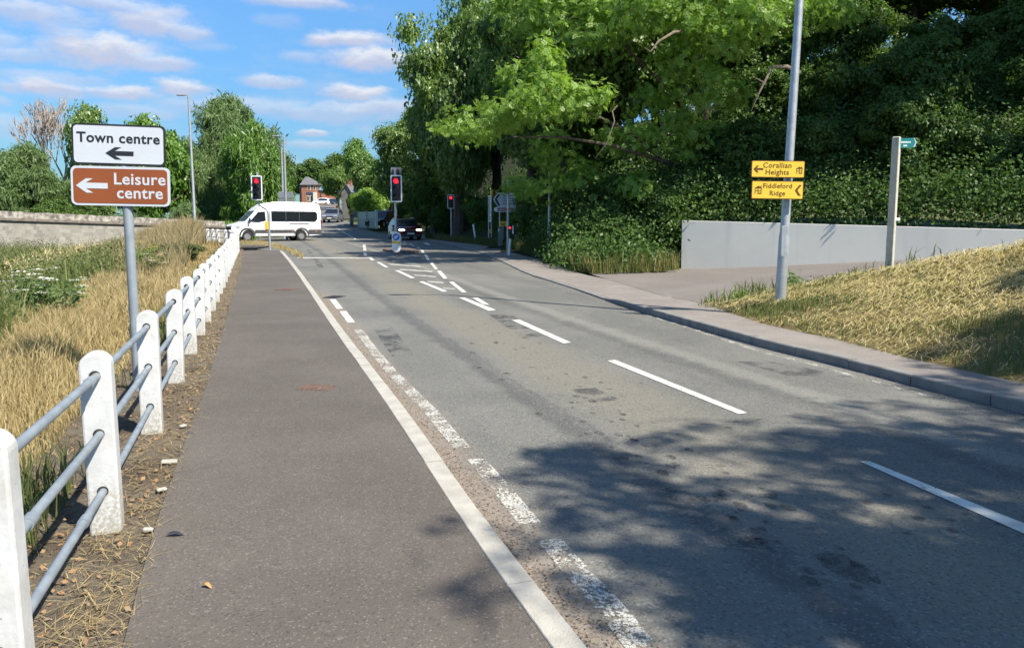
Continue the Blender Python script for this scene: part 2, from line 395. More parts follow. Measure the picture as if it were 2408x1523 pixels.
# ------------------------------------------------------------------ road geometry from the survey points
def world_line(pts, off=0.0): return [G(u, v, off) for u, v in pts]
def c8(L): return [(842.9 + .65 * x, 903 + .65 * y) for x, y in L]
def c7(L): return [(662.3 + .35 * x, 602 + .35 * y) for x, y in L]
def c3(L): return [(782.7 + .2253 * x, 421.4 + .2253 * y) for x, y in L]
def c2(L): return [(493.7 + .2253 * x, 385.3 + .2253 * y) for x, y in L]
def c4(L): return [(1143.9 + .2253 * x, 421.4 + .2253 * y) for x, y in L]
def cr(L): return [(1625.5 + .325 * x, 541.8 + .325 * y) for x, y in L]
ROADZ = -.055
def extend_near(P, y0=-14.0):
    a, b = P[0], P[2]; d = (a - b); k = (y0 - a.y) / d.y
    return [Vector((a.x + d.x * k, y0, a.z))] + P
def smooth_xy(P, it=3):
    for _ in range(it):
        P = [P[0]] + [(P[i - 1] + P[i] * 2 + P[i + 1]) / 4 for i in range(1, len(P) - 1)] + [P[-1]]
    return P
def resample(P, step):
    out = [P[0].copy()]
    for a, b in zip(P, P[1:]):
        L = (b - a).length; k = max(1, int(round(L / step)))
        out += [a.lerp(b, j / k) for j in range(1, k + 1)]
    return out
KL = world_line(c8([(820, 954), (700, 790), (600, 670), (520, 570), (430, 450), (350, 330), (240, 190)]) + c7([(920, 1140), (800, 980), (680, 830), (600, 720), (480, 590), (380, 450), (300, 340), (220, 220)]) + [(706, 636), (687, 614), (672, 598), (664, 590)])
KL = smooth_xy(extend_near(KL), 2)          # road-side edge of the left kerb
PLE = world_line([(290, 1523), (335, 1340), (372, 1200), (425, 1062), (480, 930), (518, 800), (545, 700), (562, 640), (573, 600), (572, 585)])
PLE = smooth_xy(extend_near(PLE), 1)        # verge-side edge of the left path
RK = world_line(cr([(2408, 1245), (2050, 1170), (1660, 1070), (1340, 985), (1060, 915), (820, 860), (600, 820), (400, 765), (200, 705), (0, 650)]) + c4([(1450, 1300), (1200, 1200), (900, 1090), (640, 1010), (480, 985)]) + [(1233, 638), (1211, 622), (1160, 598), (1098, 579), (1040, 565), (990, 555)], .045)
RK = smooth_xy(extend_near(RK), 2)          # edge of the right kerb
FARR = world_line([(930, 552), (881, 547), (831, 525), (802, 514), (790, 500), (784, 484)], ROADZ)
YS = np.concatenate([np.arange(-14, 62, .75), np.arange(62, 140, 2), np.arange(140, 420, 6)])
def x_of(P):
    ys = np.array([p.y for p in P]); xs = np.array([p.x for p in P]); o = np.argsort(ys); return lambda y: np.interp(y, ys[o], xs[o])
xKL = x_of(KL); xPL = x_of(PLE); xRK = x_of(RK + FARR)
FARL = world_line([(690, 566), (728, 545), (736, 520), (737, 500), (735, 484)], ROADZ)
_fl = x_of(FARL)
def xroadL(y):
    k = KL[-1].y
    if y < k: return float(xKL(y)) - .05
    if y < k + 1.2: return float(KL[-1].x) - .05 - (y - k) / 1.2 * 5
    if y < 62: return -62.0 if y > k + 4 else -8 - (y - k - 1.2) * 19
    return float(_fl(y)) - .3
def rows_sheet(name, ys, xl, xr, zf, mat, nx=24, kind='structure'):
    V = []; 
    for y in ys:
        a, b = float(xl(y)), float(xr(y))
        for i in range(nx + 1):
            x = a + (b - a) * i / nx; V.append((x, y, float(zf(x, y))))
    n = nx + 1; Fq = [(r * n + i, r * n + i + 1, (r + 1) * n + i + 1, (r + 1) * n + i) for r in range(len(ys) - 1) for i in range(nx)]
    me = bpy.data.meshes.new(name); me.from_pydata(V, [], Fq); me.polygons.foreach_set('use_smooth', [True] * len(Fq))
    o = link(name, me, mat); tag(o, kind=kind); return o
rows_sheet('road', YS[YS <= 300], xroadL, lambda y: float(xRK(y)) + .06, lambda x, y: T(y) + ROADZ, ROAD, 24)

# big ground sheet reaching the horizon
def ss(a, b, x): 
    t = np.clip((x - a) / (b - a), 0, 1); return t * t * (3 - 2 * t)
def ground_z(x, y):
    t = T(y); low = ss(-18, -55, x)
    z = t - .14 - .55 * ss(-6, -14, x) * ss(60, 40, y) - .5 * ss(34, 30, y)
    z = z * (1 - low) + (-1.2) * low
    if y > 40 and x > 6: z -= 1.0
    if x > 2 and y < 62: z -= 1.6
    return z
gy = np.concatenate([np.arange(-60, -14, 6), YS, np.arange(425, 1500, 60)])
rows_sheet('ground', gy, lambda y: -500, lambda y: 500, ground_z, EARTH, 200)

# left path, kerb
def kerb_inner(y): return float(xKL(y)) - .135
yl = YS[(YS < KL[-1].y)]; yl = np.append(yl, KL[-1].y)
PEND = G(600, 576).y
ypath = np.append(yl, [KL[-1].y + .6, PEND])
def path_r(y):
    return kerb_inner(y) if y <= KL[-1].y else kerb_inner(KL[-1].y) - (y - KL[-1].y) * 1.1
rows_sheet('footpath', ypath, lambda y: float(xPL(y)), path_r, lambda x, y: T(y) + .001, PATH, 10)
def kerbstones(name, P, wdt, top, bot, L, mat, side, drop=None, gap=.012):
    P = resample(P, .03) if False else P
    # walk the line and lay stones end to end
    mb = MB(); acc = [0.0]
    for a, b in zip(P, P[1:]): acc.append(acc[-1] + (b.xy - a.xy).length)
    def pt(s):
        s = min(max(s, 0), acc[-1]); i = min(len(acc) - 2, int(np.searchsorted(acc, s, 'right') - 1)); k = (s - acc[i]) / max(1e-6, acc[i + 1] - acc[i]); return P[i].lerp(P[i + 1], k)
    s = 0.0; rr = random.Random(3)
    while s < acc[-1] - .2:
        e = min(s + L, acc[-1]); ring = []
        jz = rr.uniform(-.004, .004); K = 3
        for j in range(K + 1):
            q = s + gap / 2 + (e - s - gap) * j / K; p = pt(q); t = (pt(q + .1) - pt(q - .1)); t.z = 0; t.normalize(); nrm = Vector((-t.y, t.x, 0)) * side
            tz = float(T(p.y)) + top + jz; 
            if drop: tz += drop(p.y)
            bz = float(T(p.y)) + bot; ch = .012
            ring.append([p + nrm * 0 , p + nrm * ch, p + nrm * (wdt - .004), p + nrm * wdt])
            for k_, zz in enumerate((tz - ch, tz, tz, tz - .004)): ring[-1][k_] = Vector((ring[-1][k_].x, ring[-1][k_].y, zz))
            ring[-1] = [Vector((p.x, p.y, bz))] + ring[-1] + [Vector((p.x + nrm.x * wdt, p.y + nrm.y * wdt, bz))]
        V = [v for r_ in ring for v in r_]; n = 6
        Fq = [(r_ * n + i, r_ * n + i + 1, (r_ + 1) * n + i + 1, (r_ + 1) * n + i) for r_ in range(K) for i in range(n - 1)] + [tuple(range(n)), tuple(range(K * n + n - 1, K * n - 1, -1))]
        mb._add(V, Fq); s = e
    o = mb.build(name, mat); tag(o, kind='structure'); return o
kerbstones('kerb_left', KL, .13, .006, -.2, .915, CONC, 1)
# right pavement + kerb
PVB = world_line(cr([(2408, 1095), (1900, 990), (1500, 900), (1260, 840), (1040, 770), (800, 730), (560, 690), (300, 600), (100, 522)]), .06)
PVB = smooth_xy(extend_near(PVB), 1)
APEX = PVB[-1].copy()
PVB2 = PVB + [G(1600, 694, .05), G(1527, 674, .05), G(1432, 652, .05), G(1370, 640, .05)]
HEDGE = [G(1352, 634, .05), G(1320, 622, .05), G(1288, 609, .05), G(1230, 598, .05), G(1165, 580, .05), G(1100, 566, .05), G(1050, 556, .05), G(1015, 549, .05)]
xPV = x_of(PVB2 + HEDGE)
yr = YS[(YS < HEDGE[-1].y)]
rk_drop = lambda y: -.075 * float(ss(14.8, 16.5, y))
def pav_z(x, y):
    return T(y) + .048 + rk_drop(y) * .9 + .02 * 0
RKo = [p for p in RK if p.y < HEDGE[-1].y]
rows_sheet('pavement', yr, lambda y: float(xRK(y)) + .12, lambda y: float(xPV(y)) + .05, pav_z, PAVE, 8)
kerbstones('kerb_right', RKo, .125, .055, -.2, .915, CONCD, -1, drop=rk_drop)

# ------------------------------------------------------------------ drive, white wall line, hillside
W0 = Vector((5.72, 26.0)); WD = Vector((.89, -.456)).normalized(); WN = Vector((WD.y, -WD.x))   # WN faces the drive
W2 = W0 + WD * 60
def drive_z(x, y):
    s_ = (Vector((x, y)) - W0).dot(WD); p0 = float(pav_z(x, min(max(y, 0), 40))); k = float(ss(0, 7, x - float(xPV(y))))
    return p0 + k * (max(-.08, -.035 + .075 * min(s_, 22)) - p0) + .004
def grid_quad(name, A, B, C, D_, nu, nv, zf, mat):
    V = [];
    for i in range(nu + 1):
        for j in range(nv + 1):
            p = A.lerp(B, i / nu).lerp(D_.lerp(C, i / nu), j / nv); V.append((p.x, p.y, float(zf(p.x, p.y))))
    n = nv + 1; Fq = [(i * n + j, (i + 1) * n + j, (i + 1) * n + j + 1, i * n + j + 1) for i in range(nu) for j in range(nv)]
    me = bpy.data.meshes.new(name); me.from_pydata(V, [], Fq); me.polygons.foreach_set('use_smooth', [True] * len(Fq)); return tag(link(name, me, mat), kind='structure')
a2 = APEX.xy; e2 = G(1400, 645, .05).xy
ws_ = W0 - WD * 2.4 - WN * .1
grid_quad('driveway', ws_, a2 + Vector((-.05, -.1)), a2 + WD * 42, W0 + WD * 43 - WN * .1, 14, 44, drive_z, DRIVE)
grid_quad('driveway_mouth', G(1385, 642).xy, a2 + Vector((-.05, -.1)), a2 + Vector((-.049, -.1)), ws_, 14, 8, drive_z, DRIVE)

# hill polyline: hedge line, then along the wall
hp = [Vector((p.x, p.y)) for p in reversed(HEDGE)]
hp = [Vector((hp[0].x - 14, hp[0].y + 45)), Vector((hp[0].x - 2, hp[0].y + 12))] + hp + [W0 + Vector((-1.2, .3)), W0 - WN * .15, W2]
hz = [float(T(p.y)) + .05 for p in hp[:-2]] + [1.5, 1.2]
def hill_d(x, y):
    best = (1e9, 0, 0)
    for i in range(len(hp) - 1):
        a, b = hp[i], hp[i + 1]; ab = b - a; t = max(0, min(1, ((x - a.x) * ab.x + (y - a.y) * ab.y) / ab.length_squared))
        dx, dy = x - a.x - ab.x * t, y - a.y - ab.y * t; d = math.hypot(dx, dy)
        if d < best[0]: best = (d, (ab.x * dy - ab.y * dx), hz[i] + (hz[i + 1] - hz[i]) * t)
    return (best[0] if best[1] > 0 else -best[0]), best[2]
def hill_h(d, h0): return h0 + (.55 * d if d < 14 else 7.7 + (d - 14) * .25)
hv = []; hf_ = []; idx = {}
step = 1.6
for ix in range(-24, 60):
    for iy in range(14, 80):
        x, y = ix * step, iy * step; d, h0 = hill_d(x, y)
        if d > -1.7: idx[(ix, iy)] = len(hv); lf = (Vector((x, y)) - W0).dot(WD) < .2 and y < 40; hv.append((x, y, (hill_h(max(0, d - 1.6 * lf), min(h0, float(T(y)) + .02) if lf else h0)) if d > 0 else (float(T(y)) - .1 if lf else h0 - .9 * min(1, -d))))
for (ix, iy) in list(idx):
    q = [(ix, iy), (ix + 1, iy), (ix + 1, iy + 1), (ix, iy + 1)]
    if all(k in idx for k in q): hf_.append([idx[k] for k in q])
# keep the sheet from poking out in front of the wall
def _behind(p): return not ((Vector((p[0], p[1])) - W0).dot(WN) > -.12 and (Vector((p[0], p[1])) - W0).dot(WD) > -.5)
hf_ = [f for f in hf_ if all(_behind(hv[i]) for i in f)]
me = bpy.data.meshes.new('hillside'); me.from_pydata(hv, [], hf_); me.polygons.foreach_set('use_smooth', [True] * len(hf_)); tag(link('hillside', me, WOODG), kind='structure')

# ------------------------------------------------------------------ left verge, right bank
def verge_z(x, y):
    d = float(xPL(min(y, PEND))) - x
    return T(y) - .012 + .02 * math.sin(x * 5.1) * math.sin(y * 4.3) * (1 if d > .15 else 0) - .42 * ss(1.2, 7, d)
YV = np.concatenate([np.arange(-8, 20, .3), np.arange(20, 39.6, .6)])
def xvr(y): return float(xPL(min(y, PEND))) + .03
rows_sheet('verge', YV, lambda y: xvr(y) - 1.15, xvr, verge_z, LITTER, 8)
rows_sheet('meadow_ground', YV, lambda y: -34, lambda y: xvr(y) - 1.1, lambda x, y: verge_z(x, y) - .002, STRAWG, 60)
# bank: rises from the pavement's back edge, falls to the drive
pd = (PVB[-3] - PVB[2]).xy.normalized()
def d_pave(x, y): return x - float(x_of(PVB)(y)) if y < APEX.y else x - APEX.x
def d_drive(x, y): return (Vector((x, y)) - a2).dot(WN)
def bank_z(x, y):
    dp = d_pave(x, y) * .97; dd = d_drive(x, y)
    h = min(.36 * dp if dp < 1.0 else .36 + .335 * (dp - 1), drive_z(x, y) - T(y) - .05 + 1.0 * dd)
    h = min(h, 1.4 + .25 * max(0, h - 1.4)) if h > 0 else h
    return T(y) + .05 + max(h, -.2) + .03 * math.sin(x * 3.1 + y) * math.sin(y * 2.3 - x) * ss(.1, .8, h)
bv = []; bidx = {}; bf = []
bs = .25
for ix in range(12, 130):
    for iy in range(-30, 180):
        x, y = ix * bs, iy * bs
        if d_pave(x, y) > -.27 and d_drive(x, y) > -.3: bidx[(ix, iy)] = len(bv); bv.append((x, y, float(bank_z(x, y))))
for (ix, iy) in list(bidx):
    q = [(ix, iy), (ix + 1, iy), (ix + 1, iy + 1), (ix, iy + 1)]
    if all(k in bidx for k in q): bf.append([bidx[k] for k in q])
me = bpy.data.meshes.new('bank'); me.from_pydata(bv, [], bf); me.polygons.foreach_set('use_smooth', [True] * len(bf)); tag(link('bank', me, BANKG), kind='structure')

# ------------------------------------------------------------------ road markings
mkh = MB(); mk = MB(); mkw = MB(); mkf = MB()
def mark(mb, pts, off=ROADZ + .005):
    P = [G(u, v, off) for u, v in pts]
    # follow the road's rise: split long quads
    n = max(1, int((P[2] - P[1]).length / 1.5)) if len(P) == 4 else 0
    if n:
        for j in range(n):
            a, b = P[0].lerp(P[3], j / n), P[1].lerp(P[2], j / n); c, d = P[1].lerp(P[2], (j + 1) / n), P[0].lerp(P[3], (j + 1) / n)
            mb.poly([Vector((q.x, q.y, float(T(q.y)) + off)) for q in (a, b, c, d)])
    else: mb.poly(P)
for q in ([(2021, 1085), (2045, 1085), (2640, 1325), (2625, 1350)], [(1428, 848), (1447, 846), (1757, 971), (1737, 973)], [(1203, 752), (1221, 751), (1343, 805), (1325, 807)]): mark(mk, q)
for q in ([(1315, 1235), (1375, 1235), (1705, 1365), (1625, 1372)], [(1458, 1236), (1514, 1236), (1640, 1312), (1560, 1300)],
          [(455, 865), (490, 865), (582, 918), (545, 918)], [(645, 950), (690, 950), (858, 1030), (815, 1032)], [(898, 1068), (942, 1065), (1195, 1168), (1150, 1174)],
          [(950, 783), (980, 783), (1014, 850), (985, 850)], [(1012, 870), (1042, 870), (1096, 938), (1065, 938)], [(1085, 955), (1127, 955), (1197, 1035), (1155, 1037)], [(1212, 1070), (1257, 1070), (1397, 1178), (1350, 1180)],
          [(870, 705), (900, 703), (922, 730), (900, 733)], [(918, 740), (946, 740), (958, 766), (930, 768)], [(790, 673), (822, 671), (866, 700), (838, 702)], [(720, 654), (750, 653), (768, 668), (742, 669)],
          [(695, 936), (705, 946), (1038, 969), (1045, 958)], [(845, 995), (855, 1006), (1076, 1022), (1085, 1012)], [(985, 1062), (1000, 1074), (1150, 1085), (1160, 1075)], [(1148, 1131), (1160, 1143), (1270, 1149), (1280, 1139)], [(565, 879), (610, 892), (930, 918), (900, 906)],
          [(310, 684), (340, 684), (346, 716), (316, 716)], [(316, 722), (347, 722), (349, 744), (322, 744)], [(318, 765), (352, 765), (356, 795), (326, 795)], [(368, 815), (400, 815), (436, 845), (402, 846)],
          [(470, 640 + 10), (500, 650), (545, 664), (520, 664)], [(935, 664), (985, 664), (1030, 685), (985, 685)]): mark(mkh if q[0][0] in (695, 845, 985, 1148, 565, 790, 720, 870) else mk, c3(q))
for q in ([(910, 975), (915, 986), (1690, 987), (1680, 977)], ): mark(mkh, c2(q))
for k in range(8):                       # the broken line running up to the village
    a, b = k / 8, (k + .68) / 8; L = lambda t: (1312 + 205 * t, 669 + 121 * t); p0, p1 = L(a), L(b); w_ = 12 + 10 * a
    mark(mk, c2([(p0[0], p0[1]), (p0[0] + w_, p0[1]), (p1[0] + w_ + 2, p1[1]), (p1[0], p1[1])]))
for (x, y, w_) in ((1440, 693, 40), (1575, 706, 50), (1690, 712, 40), (1770, 747, 55), (1850, 769, 60), (1385, 645, 34), (1790, 815, 40), (1590, 745, 36)): mark(mkf, c2([(x - w_ / 2, y - 4), (x + w_ / 2 - 14, y - 6), (x + w_ / 2, y + 4), (x - w_ / 2 + 14, y + 6)]))
for (x, y) in ((870, 903), (935, 920), (985, 901), (1060, 903), (1125, 920), (1200, 904), (1295, 902), (1405, 903), (1260, 921), (1350, 921)): mark(mkf, c2([(x - 12, y - 4), (x + 12, y - 4), (x + 13, y + 4), (x - 11, y + 4)]))
# worn line along the left kerb
def ribbon(mb, C, W, off=ROADZ + .004):
    P = [G(u, v, off) for u, v in C]
    for i in range(len(P) - 1):
        t = (P[i + 1] - P[i]); t.z = 0; t.normalize(); nn = Vector((-t.y, t.x, 0)) * W / 2
        mb.poly([P[i] + nn, P[i + 1] + nn, P[i + 1] - nn, P[i] - nn])
ribbon(mk, c7([(342, 290), (391, 354)]), .12); ribbon(mk, c7([(411, 370), (468, 445)]), .12)
ribbon(mkw, c7([(514, 492), (622, 640), (735, 775), (862, 902), (1000, 1040), (1100, 1160), (1215, 1288)]), .125)
ribbon(mkw, c8([(425, 270), (520, 380), (620, 505)]), .125); ribbon(mkw, c8([(690, 565), (800, 690), (900, 800), (1025, 954)]), .13)
ribbon(mkf, cr([(-330, 610), (0, 710), (240, 790), (480, 870), (850, 960), (1180, 1055), (1500, 1140), (1720, 1200)]), .09)
for mb, nm, mt in ((mk, 'road_markings', PAINT), (mkh, 'road_marking_scuffed', PAINTM), (mkw, 'road_marking_edge', PAINTW), (mkf, 'road_marking_faded', PAINTF)):
    tag(mb.build(nm, mt), kind='structure')
# tar patches, skid marks and oil drips on the carriageway
TAR, n_, b_, P_, o_ = new_mat('tar_stain')
n_.put(b_.inputs['Base Color'], n_.mix(n_.noise(P_, 40, 4), (.045, .046, .05), (.085, .085, .085))); b_.inputs['Roughness'].default_value = .8
t_ = n_.add('ShaderNodeBsdfTransparent'); x_ = n_.add('ShaderNodeMixShader'); f1 = n_.noise(P_, 2.6, 5, .7); f2 = n_.noise(P_, 22, 4, .7)
n_.put(x_.inputs[0], n_.math('MULTIPLY', n_.ramp(f1, .42, .66), n_.ramp(f2, .3, .62, .25, .8))); n_.link(t_.outputs[0], x_.inputs[1]); n_.link(b_.outputs[0], x_.inputs[2]); n_.link(x_.outputs[0], o_.inputs[0])
st = MB()
for q in ([(872, 764), (918, 764), (978, 838), (922, 838)], [(1150, 740), (1200, 738), (1290, 790), (1230, 795)], [(1340, 915), (1400, 912), (1460, 940), (1400, 945)]): mark(st, q, ROADZ + .003)
mark(st, cr([(330, 950), (560, 945), (1180, 1060), (700, 1050)]), ROADZ + .003)
for q in ([(1000, 895), (1040, 895), (1190, 1075), (1130, 1078)], [(955, 995), (970, 995), (1020, 1030), (1005, 1030)]): mark(st, c2(q), ROADZ + .003)
sd2 = MB()
def drip(u, v, r_, k_):
    p = G(u, v, ROADZ + .0035); rr_ = random.Random(k_); sd2.poly([p + ROADT * (r_ * 1.7 * math.cos(a * .3142) * rr_.uniform(.82, 1.1)) + ROADN * (r_ * math.sin(a * .3142) * rr_.uniform(.82, 1.1)) for a in range(20)])
drip(1990, 1334, .11, 1)
for q_ in range(95):
    t_ = rnd.random(); drip(1150 + 800 * t_ + rnd.uniform(-90, 90), 820 + 520 * t_ + rnd.uniform(-45, 45), rnd.uniform(.012, .038), q_ + 2)
tag(st.build('road_stains', TAR), kind='structure')
TAR2, n_, b_, P_, o_ = new_mat('oil_drip'); n_.put(b_.inputs['Base Color'], n_.mix(n_.noise(P_, 40, 4), (.04, .04, .042), (.08, .078, .075))); b_.inputs['Roughness'].default_value = .7
t_ = n_.add('ShaderNodeBsdfTransparent'); x_ = n_.add('ShaderNodeMixShader'); n_.put(x_.inputs[0], n_.ramp(n_.noise(P_, 30, 4, .7), .35, .65, .08, .62)); n_.link(t_.outputs[0], x_.inputs[1]); n_.link(b_.outputs[0], x_.inputs[2]); n_.link(x_.outputs[0], o_.inputs[0])
tag(sd2.build('road_oil_drips', TAR2), kind='structure')
# island with kerb round the central signal
isl = MB(); ic = G(935, 590, 0).xy
pl = []
for k in range(28):
    a = 2 * math.pi * k / 28; e = ROADT * (2.6 * math.cos(a)) + ROADN * (.75 * math.sin(a)); pl.append((ic.x + e.x, ic.y + 1.0 + e.y))
V = [(x, y, float(T(y)) - .1) for x, y in pl] + [(x, y, float(T(y)) + .03) for x, y in pl] + [(ic.x + (x - ic.x) * .85, ic.y + 1 + (y - ic.y - 1) * .93, float(T(y)) + .045) for x, y in pl]
n = 28; isl._add(V, [(i, (i + 1) % n, n + (i + 1) % n, n + i) for i in range(n)] + [(n + i, n + (i + 1) % n, 2 * n + (i + 1) % n, 2 * n + i) for i in range(n)] + [tuple(range(2 * n, 3 * n))])
tag(isl.build('traffic_island', M('island_tarmac', (.13, .095, .075), .9, 0, .3, 7, bump=.4)), kind='structure')
#--PART2--
# ------------------------------------------------------------------ foliage
def nrm(a): return a / np.maximum(np.linalg.norm(a, axis=-1, keepdims=True), 1e-9)
def quads(base, d, n, L, W, fold=.12):
    s = nrm(np.cross(d, n)); m = base + d * (L * .45)[:, None]; up = np.cross(s, d) * (W * fold)[:, None]
    V = np.stack([base, m + s * (W / 2)[:, None] + up, base + d * L[:, None], m - s * (W / 2)[:, None] + up], 1)
    return V.reshape(-1, 3)
def lobes_sprays(rng, lobes, total, ncl=9):
    """spray points and outward normals in clumps spread through ellipsoid lobes"""
    vol = np.array([a * b * c for (_, (a, b, c)) in lobes]) ** .72; cnt = (total * vol / vol.sum()).astype(int)
    P = []; Nn = []
    for (c, r), k in zip(lobes, cnt):
        c = np.array(c); r = np.array(r, float); nc = max(5, int(ncl))
        cd_ = nrm(rng.normal(size=(nc, 3))); cr_ = rng.uniform(.35, 1.12, nc) ** .6
        cc = c + cd_ * r * cr_[:, None] * .82; rc = rng.uniform(.22, .62, nc)[:, None] * r * np.array([1.1, 1.1, .75])
        wts = rng.uniform(.5, 1.5, nc); wts /= wts.sum(); ci = rng.choice(nc, k, p=wts)
        u = nrm(rng.normal(size=(k, 3))); rad = rng.uniform(.15, 1, k) ** .45
        p = cc[ci] + u * rad[:, None] * rc[ci]
        loose = rng.random(k) < .22; p = np.where(loose[:, None], c + u * r * (rng.random(k) ** .4 * 1.08)[:, None], p)
        P.append(p); Nn.append(nrm(u * .7 + nrm((p - c) / r) * .5 + np.array([.1, -.12, .5]) + rng.normal(size=(k, 3)) * .5))
    return np.concatenate(P), np.concatenate(Nn)
def crown_mesh(name, seed, lobes, total, style, L, ncl=9):
    rng = np.random.default_rng(seed); P, Nn = lobes_sprays(rng, lobes, total, ncl); k = len(P); Z = np.array([0, 0, 1.0])
    rt = nrm(np.cross(Nn, rng.normal(size=(k, 3))))
    if style == 'ash':
        t = nrm(rt + Nn * .25 - Z * .35); s = nrm(np.cross(t, Nn)); VS = []; j = rng.uniform(.8, 1.25, k)
        for a in (.5, 1.15, 1.8, 2.4):
            for sg in (1, -1):
                b = P + t * (a * L * .62 * j)[:, None]; d = nrm(s * sg * .9 + t * .55 - Z * .12); VS.append(quads(b, d, Nn, L * j * (1.05 if a < 2 else .85), L * .36 * j))
        VS.append(quads(P + t * (2.75 * L * .62 * j)[:, None], t, Nn, L * j, L * .36 * j)); V = np.concatenate([v.reshape(k, 4, 3) for v in VS], 0).reshape(-1, 3)
    elif style == 'broad':
        VS = []
        for q in range(4):
            rot = nrm(np.cross(Nn, rng.normal(size=(k, 3)))); nn = nrm(Nn + rng.normal(size=(k, 3)) * .45); d = nrm(rot - Z * .12)
            j = rng.uniform(.65, 1.2, k); VS.append(quads(P + rot * L * .25, d, nn, L * j, L * .62 * j))
        V = np.concatenate(VS, 0)
    elif style == 'willow':
        VS = []
        for q in range(5):
            d = nrm(rt * .55 - Z * rng.uniform(.15, 1.2, k)[:, None] + rng.normal(size=(k, 3)) * .35 + Nn * .3); j = rng.uniform(.6, 1.3, k)
            VS.append(quads(P + rng.normal(size=(k, 3)) * L * .3, d, nrm(Nn + rng.normal(size=(k, 3)) * .5), L * j, L * .2 * j))
        V = np.concatenate(VS, 0)
    n = len(V) // 4
    return npmesh(name, V, np.arange(n * 4), np.full(n, 4))
LEAF_ASH = leaf_mat('leaf_ash', (.18, .30, .055), (.27, .40, .09), (.20, .31, .06), .46, .018)
LEAF_DARK = leaf_mat('leaf_dark', (.070, .130, .030), (.115, .185, .044), (.085, .15, .036), .38, .018)
LEAF_MID = leaf_mat('leaf_mid', (.115, .200, .042), (.175, .270, .060), (.135, .215, .050), .42)
LEAF_WIL = leaf_mat('leaf_willow', (.12, .185, .070), (.17, .245, .095), (.13, .20, .075), .38, .015)
LEAF_YEL = leaf_mat('leaf_fresh', (.20, .34, .05), (.28, .42, .075), (.22, .36, .06), .45)
LEAF_VIV = leaf_mat('leaf_vivid', (.095, .20, .03), (.15, .27, .042), (.11, .215, .035), .35)
LEAF_IVY = leaf_mat('leaf_ivy', (.050, .105, .026), (.095, .155, .038), (.065, .12, .03), .3, .015)
STRAW = leaf_mat('straw_blade', (.35, .27, .14), (.50, .40, .225), (.29, .235, .115), .3, .01)
STRAWD = leaf_mat('straw_cut', (.50, .42, .22), (.70, .60, .36), (.40, .36, .17), .2, .01)
GREENB = leaf_mat('green_blade', (.10, .145, .045), (.20, .215, .09), (.13, .16, .055), .3, .01)
OLIVE = leaf_mat('olive_weed', (.085, .12, .04), (.17, .17, .08), (.08, .115, .04), .3, .01)
def lobes_round(seed, n=9, flat=1.0):
    n = int(n * 1.9)
    r_ = np.random.default_rng(seed); out = [((0, 0, 0), (3.2, 3.2, 3.4 * flat))]
    for i in range(n):
        d = nrm(r_.normal(size=3)); d[2] = d[2] * .9 + .12; q = r_.uniform(1.1, 2.2)
        out.append((tuple(d * np.array([3.3, 3.3, 3.4 * flat]) * r_.uniform(.7, 1.12)), (q, q, q * r_.uniform(.6, .95))))
    return out
MESH = {}
def crown_kind(kind, i):
    key = (kind, i)
    if key not in MESH:
        sd_ = 100 + i * 17 + len(kind)
        if kind == 'broad': MESH[key] = crown_mesh('crown_broad', sd_, lobes_round(sd_, 10), 21000, 'broad', .20, 6)
        elif kind == 'ash': MESH[key] = crown_mesh('crown_ash', sd_, lobes_round(sd_, 10), 7500, 'ash', .19, 8)
        elif kind == 'far': MESH[key] = crown_mesh('crown_far', sd_, lobes_round(sd_, 10), 9500, 'broad', .33, 8)
        elif kind == 'willow': MESH[key] = crown_mesh('crown_willow', sd_, lobes_round(sd_, 11, 1.1), 11500, 'willow', .55, 9)
        elif kind == 'shrub': MESH[key] = crown_mesh('crown_shrub', sd_, lobes_round(sd_, 7), 9500, 'broad', .29, 6)
    return MESH[key]
def trunk_mb(H, r0, seed, spread, limbs=7, lean=(0, 0)):
    r_ = random.Random(seed); mb = MB(); n = 6
    pts = [(lean[0] * (i / n) ** 1.5 + r_.uniform(-.12, .12) * (i > 0), lean[1] * (i / n) ** 1.5 + r_.uniform(-.12, .12) * (i > 0), -.4 + (H + .4) * i / n) for i in range(n + 1)]
    mb.tube(pts, [r0 * (1.25 if i == 0 else 1 - .75 * i / n) for i in range(n + 1)], 9)
    for k in range(limbs):
        t = .35 + .6 * k / limbs; i = int(t * n); p = Vector(pts[i]).lerp(Vector(pts[i + 1]), t * n - i); a = k * 2.4 + r_.uniform(-.4, .4); L = spread * r_.uniform(.6, .95)
        q = [p, p + Vector((math.cos(a) * L * .35, math.sin(a) * L * .35, L * .25)), p + Vector((math.cos(a) * L * .75, math.sin(a) * L * .75, L * .42)), p + Vector((math.cos(a + .2) * L, math.sin(a + .2) * L, L * .62))]
        rr = r0 * (1 - .75 * t) * .6; mb.tube(q, [rr, rr * .75, rr * .5, rr * .15], 6)
    return mb
def tree(name, pos, H, rad, kind, i, mat, label, group, zb=None, rz=None, cat='tree', bark=None, seed=None):
    """pos: ground point, H: height above it"""
    seed = seed if seed is not None else int(abs(pos[0] * 31 + pos[1] * 17))
    root = empty(name, pos, 0, label, cat, group)
    zb = H * .18 if zb is None else zb
    trunk_mb(H * .78, max(.08, H * .022), seed, rad * .8).build('trunk', bark or BARK, root, smooth=True)
    me = crown_kind(kind, i); 
    if mat is not None and (len(me.materials) == 0 or me.materials[0] != mat):
        if len(me.materials): me = me.copy(); me.materials.clear(); MESH[(kind, i, mat.name)] = me
        me.materials.append(mat)
    o = bpy.data.objects.new('crown', me); COL.objects.link(o); o.parent = root
    o.location = (0, 0, (zb + H) / 2); o.scale = (rad / 5, rad / 5, (H - zb) / 2 / 5); o.rotation_euler = (0, 0, rz if rz is not None else (seed * 1.7) % 6.28)
    return root
